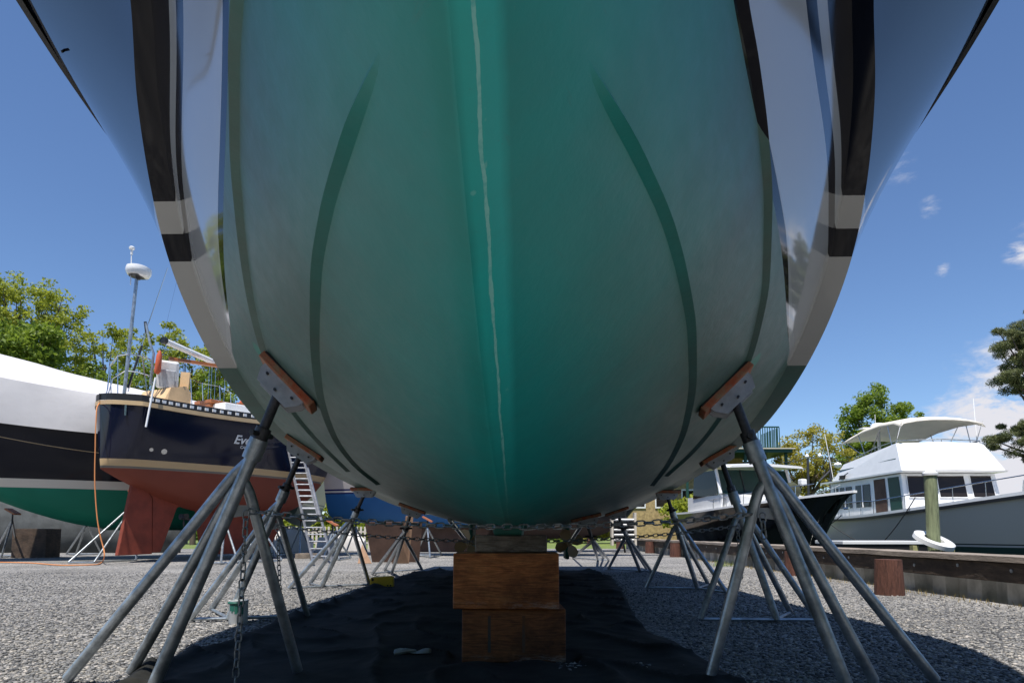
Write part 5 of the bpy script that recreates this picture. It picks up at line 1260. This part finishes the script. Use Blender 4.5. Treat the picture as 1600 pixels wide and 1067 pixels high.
# ------------------------------------------------------------------ light, sky, camera
SUN = Vector((-.115, -.36, .926)).normalized()
ld = bpy.data.lights.new('sun', 'SUN'); ld.energy = 4.8; ld.angle = R(.53); ld.color = (1, .96, .90)
lo = bpy.data.objects.new('sun', ld); C.objects.link(lo); lo.rotation_euler = SUN.to_track_quat('Z', 'Y').to_euler(); lo.location = (0, 0, 30)
wd = bpy.data.worlds.new('World'); SC.world = wd; wd.use_nodes = True
nt = wd.node_tree; N = nt.nodes; L = nt.links; bg = N['Background']
sky = N.new('ShaderNodeTexSky'); sky.sky_type = 'NISHITA'; sky.sun_disc = False
sky.sun_elevation = math.asin(SUN.z); sky.sun_rotation = math.atan2(SUN.x, SUN.y)
sky.air_density = 1.0; sky.dust_density = 0.05; sky.ozone_density = 4.0; sky.altitude = 0
tc = N.new('ShaderNodeTexCoord'); dirv = tc.outputs['Generated']
def wm_(op, a, b=None):
    n = N.new('ShaderNodeMath'); n.operation = op
    for i, x in enumerate((a, b)):
        if x is None: continue
        if isinstance(x, (int, float)): n.inputs[i].default_value = x
        else: L.new(x, n.inputs[i])
    return n.outputs[0]
def blobmask(px, py, rad, power=1.0):
    d = ray(px, py).normalized()
    vm = N.new('ShaderNodeVectorMath'); vm.operation = 'DISTANCE'; L.new(dirv, vm.inputs[0]); vm.inputs[1].default_value = d
    mr = N.new('ShaderNodeMapRange'); mr.interpolation_type = 'SMOOTHSTEP'; mr.inputs['From Min'].default_value = rad; mr.inputs['From Max'].default_value = 0; mr.inputs['To Max'].default_value = power; L.new(vm.outputs['Value'], mr.inputs['Value']); return mr.outputs[0]
mask = None
for a in ((1600, 690, .17, 1.5), (1560, 650, .07, .8), (1700, 650, .22, 1.4), (1592, 392, .035, .95), (1640, 380, .07, 1), (1455, 323, .03, .62), (1473, 424, .022, .7), (1410, 260, .05, .5), (1512, 385, .03, .45), (1330, 330, .05, .35)):
    b_ = blobmask(*a); mask = b_ if mask is None else wm_('MAXIMUM', mask, b_)
# wispy band high on both sides (mirrored in the topsides)
nz = N.new('ShaderNodeTexNoise'); nz.inputs['Scale'].default_value = 9; nz.inputs['Detail'].default_value = 8; nz.inputs['Roughness'].default_value = .62
mp = N.new('ShaderNodeMapping'); mp.inputs['Scale'].default_value = (1, 1, 2.2); L.new(dirv, mp.inputs['Vector']); L.new(mp.outputs[0], nz.inputs['Vector'])
n2 = N.new('ShaderNodeTexNoise'); n2.inputs['Scale'].default_value = 30; n2.inputs['Detail'].default_value = 6; n2.inputs['Roughness'].default_value = .6; n2.inputs['Distortion'].default_value = .4; L.new(mp.outputs[0], n2.inputs['Vector'])
fl = wm_('ADD', wm_('MULTIPLY', nz.outputs['Fac'], .5), wm_('MULTIPLY', n2.outputs['Fac'], .5))
th = N.new('ShaderNodeMapRange'); th.interpolation_type = 'SMOOTHSTEP'; th.inputs['From Min'].default_value = .30; th.inputs['From Max'].default_value = .95
L.new(wm_('MULTIPLY', mask, wm_('MULTIPLY', wm_('SUBTRACT', fl, .30), 4.0)), th.inputs['Value'])
cmix = N.new('ShaderNodeMix'); cmix.data_type = 'RGBA'; L.new(th.outputs[0], cmix.inputs['Factor']); sg_ = N.new('ShaderNodeMix'); sg_.data_type = 'RGBA'; sg_.blend_type = 'MULTIPLY'; sg_.inputs['Factor'].default_value = 1; L.new(sky.outputs[0], sg_.inputs[6]); sg_.inputs[7].default_value = (.93, 1.02, 1.16, 1); L.new(sg_.outputs[2], cmix.inputs[6]); cmix.inputs[7].default_value = (6.4, 6.4, 6.9, 1)
L.new(cmix.outputs[2], bg.inputs['Color']); bg.inputs['Strength'].default_value = 0.092

cd = bpy.data.cameras.new('camera'); cam = bpy.data.objects.new('camera', cd); C.objects.link(cam)
cam.location = (0, 0, H); cam.rotation_euler = (math.pi/2+PITCH, 0, 0)
cd.sensor_width = 36; cd.lens = F/1600*36; cd.shift_y = (PPY-533.5)/1600; cd.clip_start = .05; cd.clip_end = 3000
SC.camera = cam
SC.view_settings.view_transform = 'Standard'; SC.view_settings.look = 'None'; SC.view_settings.exposure = 0.42; SC.view_settings.gamma = 1
SC.cycles.max_bounces = 10; SC.cycles.diffuse_bounces = 5; SC.cycles.use_denoising = True
